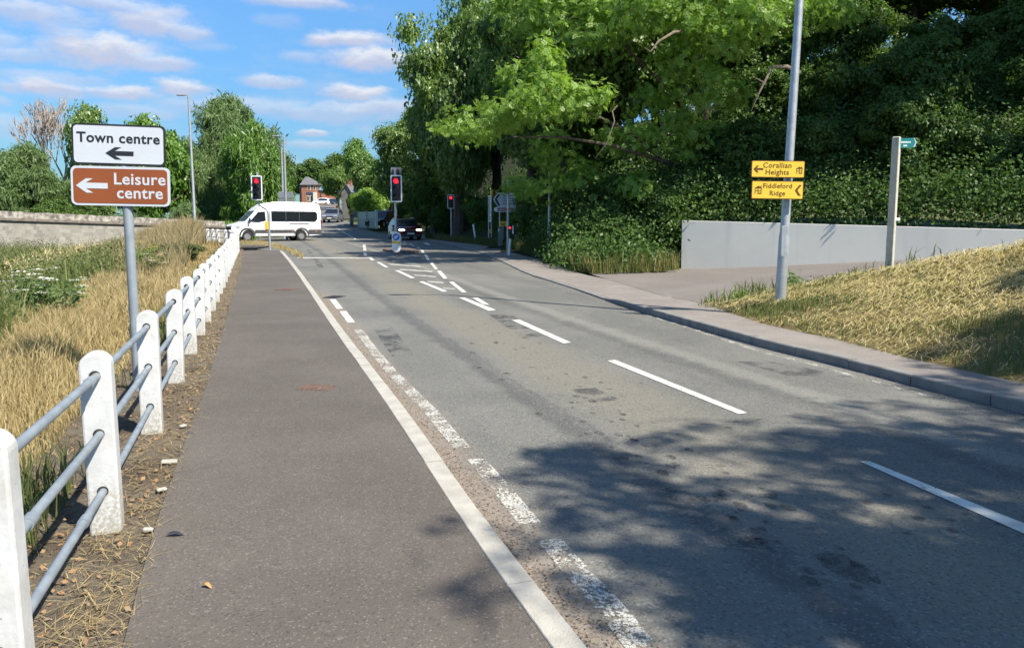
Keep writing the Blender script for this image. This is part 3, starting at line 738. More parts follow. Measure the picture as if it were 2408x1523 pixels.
def hill_pos(u, Y):
    p = ground_at(u, Y); d, h0 = hill_d(p.x, p.y); return Vector((p.x, p.y, hill_h(d, h0) - .1 if d > 0 else float(T(Y)) - .05))
WG = 'trees of the wood along the right side of the road'
RT = [ # u, Y, top height (absolute z), radius, kind, variant, material, label
 (962, 77, 13.6, 4.4, 'broad', 0, LEAF_MID, 'lowest and farthest tree at the left tip of the roadside wood, beyond the red car'),
 (1020, 63, 12.5, 3.6, 'broad', 0, LEAF_DARK, 'dark low crowned tree filling the wood edge above the red car'),
 (1078, 58, 21, 4.8, 'broad', 1, LEAF_MID, 'tall tree forming the left edge of the wood against the sky, above the central signal'),
 (1092, 66, 15, 5.2, 'broad', 2, LEAF_DARK, 'dark tree overhanging the road just right of the red car'),
 (1248, 47, 18, 4.5, 'broad', 0, LEAF_MID, 'tree behind the small shaded traffic signal at the wood edge'),
 (1335, 40, 15.5, 5.2, 'broad', 1, LEAF_DARK, 'dark tree standing directly behind the chevron direction sign'),
 (1480, 36, 16, 5.4, 'broad', 2, LEAF_MID, 'tree behind the grey lamp column that vanishes into leaves'),
 (1650, 37, 17, 5.6, 'broad', 0, LEAF_MID, 'tree above the left end of the white wall'),
 (1815, 38, 17, 5.6, 'broad', 1, LEAF_DARK, 'dark tree behind the pale lamp column with yellow signs'),
 (1965, 40, 17, 6.0, 'broad', 2, LEAF_DARK, 'dark tree behind the white wall between lamp column and fingerpost'),
 (2125, 42, 18, 6.0, 'broad', 0, LEAF_DARK, 'dark tree right behind the wooden fingerpost'),
 (2290, 44, 18, 6.4, 'broad', 1, LEAF_DARK, 'dark tree above the mown bank, right of the fingerpost'),
 (2470, 46, 19, 6.6, 'broad', 2, LEAF_DARK, 'dark tree at the right edge of the photo behind the white wall'),
 (1165, 64, 23, 6.2, 'broad', 2, LEAF_MID, 'tall tree at the back of the wood, over the parking sign'),
 (1400, 54, 24, 7.2, 'broad', 0, LEAF_MID, 'tall tree at the back of the wood, over the bright ash bough'),
 (1720, 55, 25, 7.4, 'broad', 1, LEAF_MID, 'tall tree at the back of the wood, left of the lamp column top'),
 (2010, 58, 26, 8.0, 'broad', 2, LEAF_DARK, 'tall dark tree at the back of the wood, right of the lamp column top'),
 (2095, 50, 25, 7.0, 'broad', 1, LEAF_DARK, 'dark tree high on the slope above the fingerpost, filling the gap in the wood'),
 (1535, 46, 19, 6.0, 'broad', 2, LEAF_DARK, 'dark tree behind the gap between the lit ash bough and its bare trunk'),
 (2320, 60, 27, 8.4, 'broad', 0, LEAF_DARK, 'tall dark tree filling the top right corner of the wood'),
]
for (u, Y, H, r_, kd, i, mt, lab) in RT:
    p = hill_pos(u, Y); tree('broadleaf_tree', p, max(H - p.z, 10.5 if u > 1400 else 0), r_, kd, i, mt, lab, WG, zb=.6)
# the near ash: its lit boughs reach out over the pavement
ap = hill_pos(1640, 29.5); root = empty('ash_tree', ap, 0, 'ash tree with bright sunlit boughs of feathery leaves hanging over the pavement', 'tree', WG)
def rel(u, v, Y): return at(u, v, Y) - ap
AL = [((1200, 262), 26.0, (1.35, 1.1, .75)), ((1300, 225), 25.6, (1.5, 1.2, .95)), ((1375, 235), 26.2, (.9, 1, .9)), ((1275, 150), 26.4, (.9, .9, .9)), ((1215, 190), 26.6, (.7, .8, .8)),
      ((1480, 330), 27.5, (1.2, 1.1, .7)), ((1500, 440), 27.5, (.9, .9, .6)), ((1400, 60), 28, (2.0, 1.6, 1.3)), ((1560, 20), 27, (2.2, 1.8, 1.4)), ((1720, 60), 25.5, (1.7, 1.5, 1.1)), ((1800, 20), 24.5, (1.9, 1.6, 1.0)), ((1950, 10), 25.0, (1.2, 1.2, .75)),
      ((1620, 150), 27, (1.4, 1.3, 1.0)), ((1700, 210), 26.6, (1.1, 1.1, .8)), ((1240, 20), 29, (1.7, 1.5, 1.2)), ((1100, 290), 29, (1.3, 1.2, .8)), ((1700, -80), 27, (3.0, 2.4, 1.8)), ((1400, -90), 28.5, (2.6, 2.2, 1.8)), ((1560, 260), 28.5, (1.5, 1.2, 1.0)), ((1640, 330), 28, (1.0, 1.0, .8)), ((1292, 440), 29.6, (1.1, .9, .7)), ((1300, 350), 29.4, (1.0, .9, .8)), ((1215, 440), 31.5, (.75, .8, .45)), ((1380, 420), 28.6, (1.0, .9, .8)), ((1450, 520), 28, (.9, .8, .7))]
lob = [(tuple(rel(u, v, Y)), r_) for ((u, v), Y, r_) in AL]
link('crown', crown_mesh('crown_ash_near', 7, lob, 21000, 'ash', .10, 9), LEAF_ASH, root)
mb = MB(); tb = rel(1640, 522, 29.5); 
mb.tube([(0, 0, -.5), (.1, -.1, 2), (.0, -.3, 4), (-.2, -.5, 6.5), (0, -.4, 9.5)], [.26, .22, .19, .15, .08], 9)
def limb(pts, r0): 
    P = [rel(*p) for p in pts]; mb.tube(P, [r0 * (1 - .8 * i / (len(P) - 1)) for i in range(len(P))], 7)
limb([(1640, 400, 29.4), (1560, 380, 28.4), (1440, 342, 27), (1320, 322, 26.4), (1200, 322, 26.0)], .10); limb([(1560, 380, 28.4), (1480, 310, 27.3), (1380, 262, 26.4), (1290, 215, 25.8), (1270, 140, 26.2)], .07)
limb([(1640, 300, 29.3), (1660, 200, 28), (1700, 100, 26.5), (1800, 40, 25), (1930, 18, 24.9)], .10); limb([(1640, 250, 29.2), (1560, 120, 28), (1480, 40, 27.8)], .09); limb([(1560, 400, 28.2), (1545, 340, 27.6), (1555, 290, 27.6)], .04)
limb([(1640, 300, 29.2), (1560, 200, 28.8), (1420, 60, 28.2), (1250, 20, 28.8)], .08)
mb.build('trunk', BARK, root, smooth=True)
mb = MB(); limb([(1880, 172, 24.9), (1850, 157, 24.6), (1815, 158, 24.5), (1797, 195, 24.4), (1780, 228, 24.4), (1766, 262, 24.6)], .075); limb([(1797, 195, 24.4), (1770, 180, 24.3)], .025)
mb.build('dead_branch', BARKG, root, smooth=True); mb = MB(); limb([(1640, 70, 27.5), (1585, 76, 24.8), (1548, 98, 24.6), (1530, 122, 24.6), (1515, 112, 24.6)], .06)
mb.build('dead_branch', BARKG, root, smooth=True); mb = MB(); limb([(1452, 248, 25.6), (1440, 262, 25.6), (1445, 285, 25.5), (1428, 335, 25.5), (1400, 372, 25.6)], .03)
mb.build('dead_branch', BARKG, root, smooth=True)
# shrubs under the wood edge
SHG = 'shrubs under the roadside wood'
SH = [(1560, 27.6, 3.4, 1.5, 1, LEAF_IVY, 'dark ivy covered shrub touching the left end of the white wall'), (1418, 27.4, 2.2, 1.1, 0, LEAF_IVY, 'low shrub at the pavement edge between the grey lamp column and the white wall'), (1475, 28.6, 3.6, 1.7, 0, LEAF_IVY, 'tall ivy covered shrub left of the white wall, behind dry grass tufts'), (1390, 29.6, 3.8, 1.7, 1, LEAF_IVY, 'shrub just right of the grey lamp column'),
      (1335, 33.0, 4.0, 1.7, 0, LEAF_IVY, 'shrub just behind the grey lamp column'), (1256, 38.5, 3.6, 1.6, 1, LEAF_DARK, 'shrub between the chevron sign and the grey lamp column'), (1205, 48, 3.2, 1.8, 0, LEAF_DARK, 'shrub behind the green roadside cabinet'),
      (1130, 52, 3.6, 2.1, 1, LEAF_DARK, 'dark shrub behind the leaning white marker post'), (1075, 62, 4.0, 2.3, 0, LEAF_DARK, 'dark shrub behind the small shaded traffic signal'), (1025, 62, 4.4, 2.4, 1, LEAF_DARK, 'dark shrub right of the red car'), (985, 70, 4.6, 2.4, 0, LEAF_DARK, 'dark shrub behind the red car'), (948, 76, 4.4, 1.9, 1, LEAF_DARK, 'dark shrub between the central signal and the parked dark car')]
ORD = ('first', 'second', 'third', 'fourth', 'fifth', 'sixth', 'seventh')
for q_, (s_, d_) in enumerate([(1.6 + 2.6 * a, 2.9) for a in range(6)] + [(1.0 + 3.2 * a, 6.4) for a in range(7)] + [(0.5 + 3.6 * a, 10.2) for a in range(7)]):
    b_ = W0 + WD * s_ - WN * (d_ + .5 * (q_ % 2)); row = 0 if q_ < 6 else (1 if q_ < 13 else 2); tree('shrub', Vector((b_.x, b_.y, 1.3 + .55 * d_ - .5)), 3.4 + .4 * (q_ % 3) + .5 * row, 1.9 + .25 * row, 'shrub', q_ % 2, (LEAF_IVY, LEAF_DARK, LEAF_DARK)[row], ORD[q_ - (0, 6, 13)[row]] + ' bush from the left in the ' + ('lowest row just behind the white wall', 'middle row on the slope behind the white wall', 'upper row on the slope behind the white wall')[row], 'bushes behind the white wall', zb=-.5, cat='shrub')
for (u, Y, H, r_, i, mt, lab) in SH:
    p = hill_pos(u, Y); d, h0 = hill_d(p.x, p.y)
    if d < r_ * .6: p = p + Vector((.5, .8, 0)) * (r_ * .5)
    tree('shrub', Vector((p.x, p.y, float(T(p.y)))), H, r_, 'shrub', i, mt, lab, SHG, zb=-.2, cat='shrub')
# undergrowth on the hillside
def scatter_leaves(name, pts, normals, L, mat, seed, per=5, spread=.3, kind='stuff', droop=.3):
    rng = np.random.default_rng(seed); k = len(pts); VS = []
    for q in range(per):
        rot = nrm(np.cross(normals, rng.normal(size=(k, 3)))); j = rng.uniform(.6, 1.3, k)
        VS.append(quads(pts + rng.normal(size=(k, 3)) * spread, nrm(rot - np.array([0, 0, droop])), nrm(normals + rng.normal(size=(k, 3)) * .6), L * j, L * .6 * j))
    V = np.concatenate(VS); n = len(V) // 4; o = link(name, npmesh(name, V, np.arange(4 * n), np.full(n, 4)), mat); tag(o, kind=kind); return o
rng = np.random.default_rng(11); pts = []
while len(pts) < 40000:
    if rng.random() < .62:
        s_ = rng.uniform(-2.0, 20); d = abs(rng.normal(0, 7.0)) + .5; b = W0 + WD * s_ - WN * d; x, y = b.x, b.y
        if abs(x) > .72 * y + 2 or d < .62 and s_ > -.3 or (s_ < 3 and x < float(xPV(y)) + .3): continue
        z = hill_h(d, 1.42) if s_ > -.3 else T(y)
        pts.append((x, y, z + abs(rng.normal(0, .5)) - .15))
    else:
        u = rng.uniform(940, 1640); Y = rng.uniform(26, 72); p = ground_at(u, Y); d, h0 = hill_d(p.x, p.y)
        if not ((.1 if Y < 30 else 1.6) < d < 9): continue
        if (p.xy - W0).dot(WD) > -.4 and (p.xy - W0).dot(WN) > -.25: continue
        if p.x < float(xPV(p.y)) + .25: continue
        pts.append((p.x, p.y, hill_h(d, h0) + abs(rng.normal(0, .6))))
for q_ in range(1500):
    u = rng.uniform(1290, 1597); p = G(u, float(np.interp(u, [1288, 1320, 1352, 1400, 1440, 1600], [607, 620, 631, 637, 636, 630])) - abs(rng.normal(0, 3.5)), .02)
    if (p.xy - W0).dot(WN) > -.2 and (p.xy - W0).dot(WD) > -.3: continue
    pts.append((p.x, p.y, p.z + abs(rng.normal(0, .22)) * (1 + math.sin(u * .09))))
for q_ in range(3800):
    u = rng.uniform(1275, 1598); yb = np.interp(u, [1230, 1288, 1352, 1425, 1600], [34.5, 32, 28, 26.4, 26.2]) + abs(rng.normal(0, .8)) + .1; p = ground_at(u, yb)
    if p.x < float(xPV(p.y)) + .05 or (p.xy - W0).dot(WN) > -.2 and (p.xy - W0).dot(WD) > -.3: continue
    d, h0 = hill_d(p.x, p.y); pts.append((p.x, p.y, (hill_h(d, h0) if d > 0 else p.z) + abs(rng.normal(0, .35))))
pts = np.array(pts); nn = nrm(np.array([-.25, -.6, .7]) + rng.normal(size=(len(pts), 3)) * .5)
tag(scatter_leaves('undergrowth', pts, nn, .125, LEAF_IVY, 3, 7, .28), 'dark ivy and bramble undergrowth covering the hillside behind the white wall', 'undergrowth')
# out of frame to the right and behind: the trees whose shade falls into the view
OG = 'shade trees on the right outside the view'
for (x, y, H, r_, lab) in ((27, 24, 17, 5.2, 'nearest of the shade trees on the slope right of the view'), (34, 29, 19, 6.5, 'second shade tree on the slope right of the view'), (43, 35, 20, 7, 'third shade tree on the slope right of the view'), (41, 20, 20, 7, 'shade tree nearest the drive right of the view'), (52, 31, 21, 7.5, 'farthest shade tree on the slope right of the view')):
    d_, h0 = hill_d(x, y); tree('broadleaf_tree', Vector((x, y, hill_h(max(0, d_), h0) - .3)), H, r_, 'broad', int(x) % 3, LEAF_DARK, lab, OG, zb=1.0)
bp_ = Vector((12.0, .5, 2.0)); root = empty('overhanging_tree', bp_, 0, 'roadside tree whose boughs throw the dappled shade across the near road', 'tree', OG)
for (x, y, r_, lab) in ((19.5, 20.5, 3.6, 'tall high crowned tree added for shade just outside the right edge of the view'), (23.5, 24, 4.2, 'second tall high crowned tree added for shade right of the view')):  # unseen, added to darken the slope; crowns set high to keep the wall lit
    tree('broadleaf_tree', Vector((x, y, 1.6)), 20.5, r_, 'broad', int(x) % 3, LEAF_DARK, lab, OG, zb=12.2)
FL = [((3.95, .8, 5.6), (.3, 1.1, .4)), ((4.9, -.6, 5.6), (1.9, 1.6, .9)), ((6.6, .3, 6.2), (2.2, 1.9, 1.2)), ((8.8, .4, 6.8), (2.6, 2.2, 1.5)), ((7.6, -2.6, 6.4), (2.6, 2.0, 1.3)), ((10.8, 2.8, 7), (2.0, 1.9, 1.2)), ((11.6, 5.6, 6.6), (1.6, 1.6, 1.0)), ((5.0, -3.0, 5.8), (2.1, 1.6, 1.0)), ((9.4, -4.6, 6.6), (2.6, 2.0, 1.2)), ((12.5, 8.0, 6.6), (1.5, 1.7, 1.0))]
FL = [((c[0] + .62, c[1] + .74, c[2]), r_) for c, r_ in FL]
link('crown', crown_mesh('crown_over', 21, [(tuple(Vector(c) - bp_), r_) for c, r_ in FL], 8200, 'ash', .17, 9), LEAF_ASH, root)
mb = MB(); mb.tube([(0, 0, -1.5), (-.2, 0, 1.5), (-.6, .1, 3.6), (-1.0, .1, 5.5)], [.3, .25, .2, .1], 9)
for c, r_ in FL:
    q = Vector(c) - bp_; mb.tube([(-.6, .1, 3.4), Vector((-.6, .1, 3.4)).lerp(q, .5) + Vector((0, 0, .5)), q], [.09, .06, .02], 6)
mb.build('trunk', BARK, root, smooth=True)

# trees on the left, beyond the bridge and river
LG = 'trees beyond the bridge wall'
def ltree(name, u, Y, vtop, rpx, kind, i, mat, lab, zb=0.0, z0=-.8, grp=LG):
    d = at(u, vtop, Y); k = Y / F; tree(name, Vector((d.x, Y, z0)), d.z - z0, rpx * k, kind, i, mat, lab, grp, zb=zb)
ltree('willow_tree', 45, 58, 336, 95, 'willow', 0, LEAF_WIL, 'grey green willow at the far left edge beyond the bridge wall')
ltree('willow_tree', 128, 66, 402, 70, 'willow', 1, LEAF_WIL, 'low willow at the foot of the bare dead tree')
ltree('broadleaf_tree', 222, 70, 232, 84, 'far', 0, LEAF_MID, 'round tree rising behind the left half of the town centre sign')
ltree('broadleaf_tree', 348, 62, 212, 100, 'far', 1, LEAF_VIV, 'vivid green tree rising behind the right corner of the town centre sign', zb=-.5)
ltree('broadleaf_tree', 185, 56, 420, 60, 'far', 0, LEAF_DARK, 'low dark tree peeping out left of the brown sign', zb=-.3)
ltree('willow_tree', 540, 72, 222, 112, 'willow', 0, LEAF_WIL, 'tall feathery willow whose top stands highest left of the road')
ltree('willow_tree', 600, 64, 288, 88, 'willow', 1, LEAF_VIV, 'broad green willow directly behind the left traffic signal', zb=-.5)
ltree('willow_tree', 500, 70, 272, 66, 'willow', 1, LEAF_WIL, 'rounded willow filling the gap between the tall lamp column and the highest willow')
ltree('willow_tree', 462, 66, 330, 74, 'willow', 1, LEAF_WIL, 'willow just right of the tall lamp column beside the bridge')
p = ground_at(415, 25.5); tree('shrub', Vector((p.x, p.y, p.z - .3)), 1.35, .95, 'shrub', 1, OLIVE, 'low olive green bush in the meadow left of the distant fence posts', None, zb=0, cat='shrub')
ltree('shrub', 430, 55, 455, 50, 'shrub', 0, LEAF_WIL, 'bushy shrub behind the foot of the tall lamp column', zb=-.5)
ltree('shrub', 310, 54, 468, 60, 'shrub', 1, LEAF_WIL, 'shrub behind the bridge wall under the brown sign', zb=-.5)
ltree('shrub', 120, 50, 452, 80, 'shrub', 0, LEAF_DARK, 'shrub behind the bridge wall at far left', zb=-.5)
FG = 'trees around the village'
ltree('broadleaf_tree', 655, 120, 352, 50, 'far', 0, LEAF_DARK, 'dark tree behind the pair of slim lamp columns', z0=2, grp=FG)
ltree('broadleaf_tree', 735, 290, 353, 56, 'far', 1, LEAF_DARK, 'dark woodland tree behind the pub roof', z0=7, grp=FG)
ltree('broadleaf_tree', 790, 280, 356, 56, 'far', 0, LEAF_DARK, 'dark woodland tree behind the pub wing', z0=7, grp=FG)
ltree('broadleaf_tree', 665, 300, 362, 60, 'far', 1, LEAF_DARK, 'dark distant tree left of the pub', z0=7, grp=FG)
ltree('broadleaf_tree', 795, 165, 372, 44, 'far', 1, LEAF_MID, 'sunlit tree beside the village road right of the pub', z0=4.4, grp=FG)
ltree('broadleaf_tree', 848, 150, 318, 52, 'far', 0, LEAF_VIV, 'bright tree above the grey cottage', z0=4, grp=FG)
ltree('broadleaf_tree', 865, 110, 345, 50, 'far', 1, LEAF_MID, 'tree behind the small pale green garden tree', z0=2.2, grp=FG)
ltree('broadleaf_tree', 915, 98, 330, 60, 'far', 0, LEAF_DARK, 'dark tree overhanging the lane behind the parked dark car', z0=1.6, grp=FG)
p = ground_at(868, 84); tree('garden_tree', Vector((p.x, p.y, p.z - .2)), at(868, 428, 84).z - p.z + .2, 46 * 84 / F, 'far', 1, LEAF_YEL, 'small pale green garden tree above the village fence', FG, zb=.5)
p = ground_at(826, 98); tree('conifer', Vector((p.x, p.y, p.z)), at(826, 452, 98).z - p.z, 11 * 98 / F, 'far', 0, LEAF_DARK, 'narrow dark conifer between the cottage and the garden tree', FG, zb=.1)
p = ground_at(796, 104); tree('shrub', Vector((p.x, p.y, p.z)), at(796, 482, 104).z - p.z, 10 * 104 / F, 'far', 1, M('leaf_brown', (.22, .15, .06), .9, 0, .3, 2), 'brownish bush on the verge by the grey cottage', FG, zb=0, cat='shrub')
# bare dead tree
def dead_tree():
    b = at(142, 470, 72); root = empty('dead_tree', (b.x, 72, -.6), 0, 'bare pale dead tree behind the town centre sign', 'tree', LG); mb = MB(); r_ = random.Random(4)
    def br(p, d, L, r, lev):
        q = [p]; dd = d.copy()
        for k in range(3):
            dd = (dd + Vector((r_.uniform(-.16, .16), r_.uniform(-.16, .16), .10))).normalized(); q.append(q[-1] + dd * L / 3)
        mb.tube(q, [r, r * .85, r * .7, r * .5], 6 if lev < 3 else 4, cap=False)
        if lev < 6:
            for k in range(3 if lev < 5 else 2):
                e = (dd + Vector((r_.uniform(-.62, .62), r_.uniform(-.62, .62), r_.uniform(-.05, .4)))).normalized(); br(q[r_.choice((2, 3, 3))], e, L * r_.uniform(.62, .82), max(.034, r * .62), lev + 1)
    br(Vector((0, 0, 0)), Vector((0, 0, 1)), 4.3, .24, 0)
    mb.build('branches', M('dead_wood', (.30, .25, .21), .9, 0, .2, 3), root)
    zmax = max(v[2] for v in mb.v); root.scale = (1, 1, (at(135, 218, 72).z + .6) / zmax); return root
dead_tree()

# ------------------------------------------------------------------ grass
def blades(name, X, Y, Z, H, Wd, lean, mat, seed, ldir=None, kind='stuff', curve=.5, mid=.6):
    rng = np.random.default_rng(seed); k = len(X); P = np.stack([X, Y, Z], 1)
    a = rng.uniform(0, 2 * np.pi, k); l = np.stack([np.cos(a), np.sin(a), np.zeros(k)], 1) * (lean * rng.uniform(.2, 1.2, k))[:, None]
    if ldir is not None: l = l + np.array(ldir) * (lean * rng.uniform(.4, 1.3, k))[:, None]
    up = np.array([0, 0, 1.0]); f = rng.uniform(0, 2 * np.pi, k); s = np.stack([np.cos(f), np.sin(f), np.zeros(k)], 1) * (Wd / 2)[:, None]
    m = P + (up * mid + l * (.28 if mid > .5 else .45)) * H[:, None]; t = P + (up * (1 - curve * np.clip(np.linalg.norm(l, axis=1), 0, 1.2) * .55)[:, None] + l) * H[:, None]
    V = np.stack([P - s, P + s, m + s * .75, m - s * .75, t], 1).reshape(-1, 3); b = np.arange(k)[:, None] * 5
    fl = np.concatenate([b + np.array([[0, 1, 2, 3]]), b + np.array([[3, 2, 4]])], 1).ravel()
    o = link(name, npmesh(name, V, fl, np.tile([4, 3], k)), mat); tag(o, kind=kind); return o
rng = np.random.default_rng(2)
vz = np.vectorize(verge_z); vxp = np.vectorize(lambda y: float(xPL(min(y, PEND))))
def meadow_samples(n, d0, d1, ymin=1.2, ymax=41, pw=1.0):
    y = ymin * (ymax / ymin) ** (rng.random(n) ** pw); d = d0 + (d1 - d0) * rng.random(n); x = vxp(y) - d
    keep = np.abs(x) < .72 * y + .8; return x[keep], y[keep], d[keep]
def edge_noise(y): return np.sin(y * 1.1) * .35 + np.sin(y * .43 + 1) * .4
# straw belt behind the fence
x, y, d = meadow_samples(150000, .95, 5.5, 1.3)
k = (d < 3.0 + edge_noise(y) + rng.normal(0, .25, len(d)) + .04 * y); x, y, d = x[k], y[k], d[k]
tall = np.clip((d - .8) / 1.0, .25, 1); h = rng.uniform(.16, .46, len(x)) * tall * (1 + .25 * np.sin(x * 3 + y * 2)); 
tag(blades('dry_grass', x, y, vz(x, y), h, .0035 + .00075 * y, np.full(len(x), .55), STRAW, 5), 'tall straw coloured dry grass behind the white fence', 'grass')
# meadow weeds farther left
x, y, d = meadow_samples(90000, 2.6, 16, 3.0, 44)
k = (d > 3.0 + edge_noise(y) + .04 * y + rng.normal(0, .3, len(d))); x, y, d = x[k], y[k], d[k]
cl = np.sin(x * 1.3 + .5 * y) + np.sin(y * .9 - x * .7) + rng.normal(0, .5, len(x)); h = rng.uniform(.25, .75, len(x)) * (1 + .22 * cl) 
g1 = cl > -.75
tag(blades('meadow_weeds', x[g1], y[g1], vz(x[g1], y[g1]), h[g1] * 1.05, .008 + .0011 * y[g1], np.full(g1.sum(), .45), GREENB, 6), 'green weedy meadow left of the dry grass belt', 'meadow')
g2 = ~g1
tag(blades('meadow_seed_heads', x[g2], y[g2], vz(x[g2], y[g2]), h[g2] * 1.3 + .2, .005 + .0009 * y[g2], np.full(g2.sum(), .3), STRAWD, 7), 'tall brown seeding grasses among the meadow weeds', 'meadow')
x, y, d = meadow_samples(26000, 2.7, 16, 4.0, 44)
k = d > 2.9 + edge_noise(y) + .04 * y; x, y, d = x[k], y[k], d[k]; z = vz(x, y) + rng.uniform(.1, .8, len(x)) * (1 + .25 * np.sin(x * 1.3 + y * .5))
nn = nrm(np.array([0, -.2, .8]) + rng.normal(size=(len(x), 3)) * .4)
tag(scatter_leaves('meadow_leaves', np.stack([x, y, z], 1), nn, .07, OLIVE, 8, 5, .12), 'leafy olive green herbs growing in the meadow', 'meadow')
# tall dry stems between the meadow and the bridge wall
x, y, d = meadow_samples(44000, .9, 13, 19, 39, .7)
k = (d > .9 + .03 * y) & (x > -.50 * y + rng.normal(0, .6, len(x))); x, y = x[k], y[k]
tag(blades('tall_dry_weeds', x, y, vz(x, y), rng.uniform(.65, 1.35, len(x)) * (1 + .25 * np.sin(x * .9 + y * .6)) * np.clip((y - 17) / 8, .4, 1.15), .006 + .0009 * y, np.full(len(x), .32), leaf_mat('brown_stalk', (.28, .22, .13), (.42, .33, .19), (.17, .17, .09), .25, .01), 31), 'tall brown dry weeds in front of the bridge wall', 'weeds')
# cut straw and litter on the verge strip between path and fence
x, y, d = meadow_samples(16000, -.02, 1.15, 1.4, 34, 1.1)
k = rng.random(len(d)) < np.where(d < .32, .95, .28); x, y, d = x[k], y[k], d[k]; L = rng.uniform(.025, .10, len(x))
blades('straw_litter', x, y, vz(x, y) + rng.uniform(.002, .02, len(x)), L, .0025 + .0005 * y, np.full(len(x), 2.4), leaf_mat('straw_bits', (.30, .23, .12), (.50, .40, .22), (.24, .18, .10), .2, .01), 9, curve=1.4, mid=.15)
tag(bpy.data.objects['straw_litter'], 'cut straw scattered along the path edge below the fence', 'litter')
x, y, d = meadow_samples(2600, .0, 1.0, 1.4, 16); pts = np.stack([x, y, vz(x, y) + .008], 1)
tag(scatter_leaves('leaf_litter', pts, nrm(np.array([0, 0, 1.0]) + rng.normal(size=(len(x), 3)) * .3), .035, M('dead_leaf', (.30, .15, .06), .9, 0, .4, 30, col2=(.20, .16, .11)), 10, 1, .01, droop=0), 'small dead leaves on the soil below the fence', 'litter')
x, y, d = meadow_samples(5000, .55, 1.15, 3.0, 34)
k = np.sin(y * 1.9) + np.sin(y * .7) + rng.normal(0, .4, len(y)) > .5; x, y = x[k], y[k]
tag(blades('fence_weeds', x, y, vz(x, y), rng.uniform(.1, .42, len(x)), .006 + .0008 * y, np.full(len(x), .5), OLIVE, 12), 'weeds growing up around the white fence posts', 'weeds')
# grit and bits lying in both gutters
gp = []
for P_l, sgn, n_ in ((KL, 1, 5200), (RK, -1, 2600)):
    xf_ = x_of(P_l)
    for q_ in range(n_):
        y_ = 1.4 * 18 ** rnd.random(); o_ = abs(rnd.gauss(0, .16)) + .01; gp.append((float(xf_(y_)) + sgn * o_, y_, float(T(y_)) + ROADZ + .006))
gp = np.array(gp); tag(scatter_leaves('gutter_grit', gp, nrm(np.array([0, 0, 1.0]) + np.random.default_rng(1).normal(size=(len(gp), 3)) * .4), .016, M('grit', (.30, .22, .14), .9, 0, .4, 40, col2=(.10, .08, .06)), 33, 1, .004, droop=0), 'grit, seeds and crumbled leaves lying in the gutters', 'grit')
# bank: mown straw lying down the slope with green tufts
n = 120000; t = rng.random(n); y = 4.5 + 15 * rng.random(n) ** .9; dpv = rng.random(n) ** .85 * 8
xb = np.array([float(x_of(PVB)(min(v_, APEX.y))) for v_ in y]) + dpv
k = (np.abs(xb) < .72 * y + .6) & (((xb - a2.x) * WN.x + (y - a2.y) * WN.y) > .02); xb, y = xb[k], y[k]
zb_ = np.vectorize(bank_z)(xb, y)
pn = np.sin(xb * 1.7 + y * .6) + np.sin(y * 1.3 - xb * .8 + 2) + .8 * np.sin(xb * 4.1 + y * 3.3) + rng.normal(0, .7, len(xb))
g = pn > 1.1; s_ = ~g
tag(blades('mown_straw', xb[s_], y[s_], zb_[s_], rng.uniform(.06, .21, s_.sum()), .0035 + .0006 * y[s_], np.full(s_.sum(), 1.15), STRAWD, 13, ldir=(-.9, -.8, -.15), curve=1.45, mid=.3), 'mown straw coloured grass lying on the right bank', 'grass')
tag(blades('bank_grass', xb[g], y[g], zb_[g], rng.uniform(.05, .14, g.sum()), .006 + .0006 * y[g], np.full(g.sum(), .5), GREENB, 14), 'short green grass tufts on the right bank', 'grass')
# ridge weeds along the bank top by the drive
n = 2600; s0 = rng.random(n) * 14; off = rng.normal(.35, .25, n); px = a2.x + WD.x * s0 + WN.x * off; py = a2.y + WD.y * s0 + WN.y * off
tag(blades('ridge_weeds', px, py, np.vectorize(bank_z)(px, py), rng.uniform(.1, .42, n) * (.6 + .4 * np.sin(s0 * 2.3)), np.full(n, .02), np.full(n, .55), GREENB, 15), 'green weeds along the crest of the bank beside the drive', 'weeds')
# shaded roadside grass under the wood, and tufts at the wall end
n = 15000; uu = np.concatenate([rng.uniform(1000, 1300, 6000), rng.uniform(1300, 1596, 9000)]); pts = []
for u in uu:
    yb = np.interp(u, [1000, 1050, 1100, 1165, 1230, 1288, 1352, 1425, 1600], [60, 52, 47, 40.5, 34.5, 32, 28, 26.4, 26.0]) + abs(rng.normal(0, 1.0)) * (1 if u < 1250 else .7); p = ground_at(u, yb); pts.append(p)
pts = np.array(pts); 
tag(blades('roadside_grass', pts[:, 0], pts[:, 1], pts[:, 2] - .03, rng.uniform(.15, .6, n), np.full(n, .022), np.full(n, .55), OLIVE, 16), 'rough shaded grass at the foot of the roadside wood', 'grass')
n = 3200; u = rng.uniform(1290, 1597, n); vb = np.interp(u, [1288, 1320, 1352, 1400, 1440, 1600], [610, 624, 636, 642, 641, 634]) - np.abs(rng.normal(0, 4.5, n)); pts = np.array([G(a, b, .03) for a, b in zip(u, vb)]); tf = np.sin(u * .11) + rng.normal(0, .8, n) > -.6; pts = pts[tf]; n = len(pts)
tag(blades('wall_end_grass', pts[:, 0], pts[:, 1], pts[:, 2] - .02, rng.uniform(.12, .7, n) * rng.uniform(.4, 1.3, n), np.full(n, .02), np.full(n, .6), leaf_mat('mixed_blade', (.08, .12, .035), (.26, .22, .09), (.08, .12, .04), .3, .01), 41), 'long green and straw grass tufts at the left end of the white wall', 'grass')
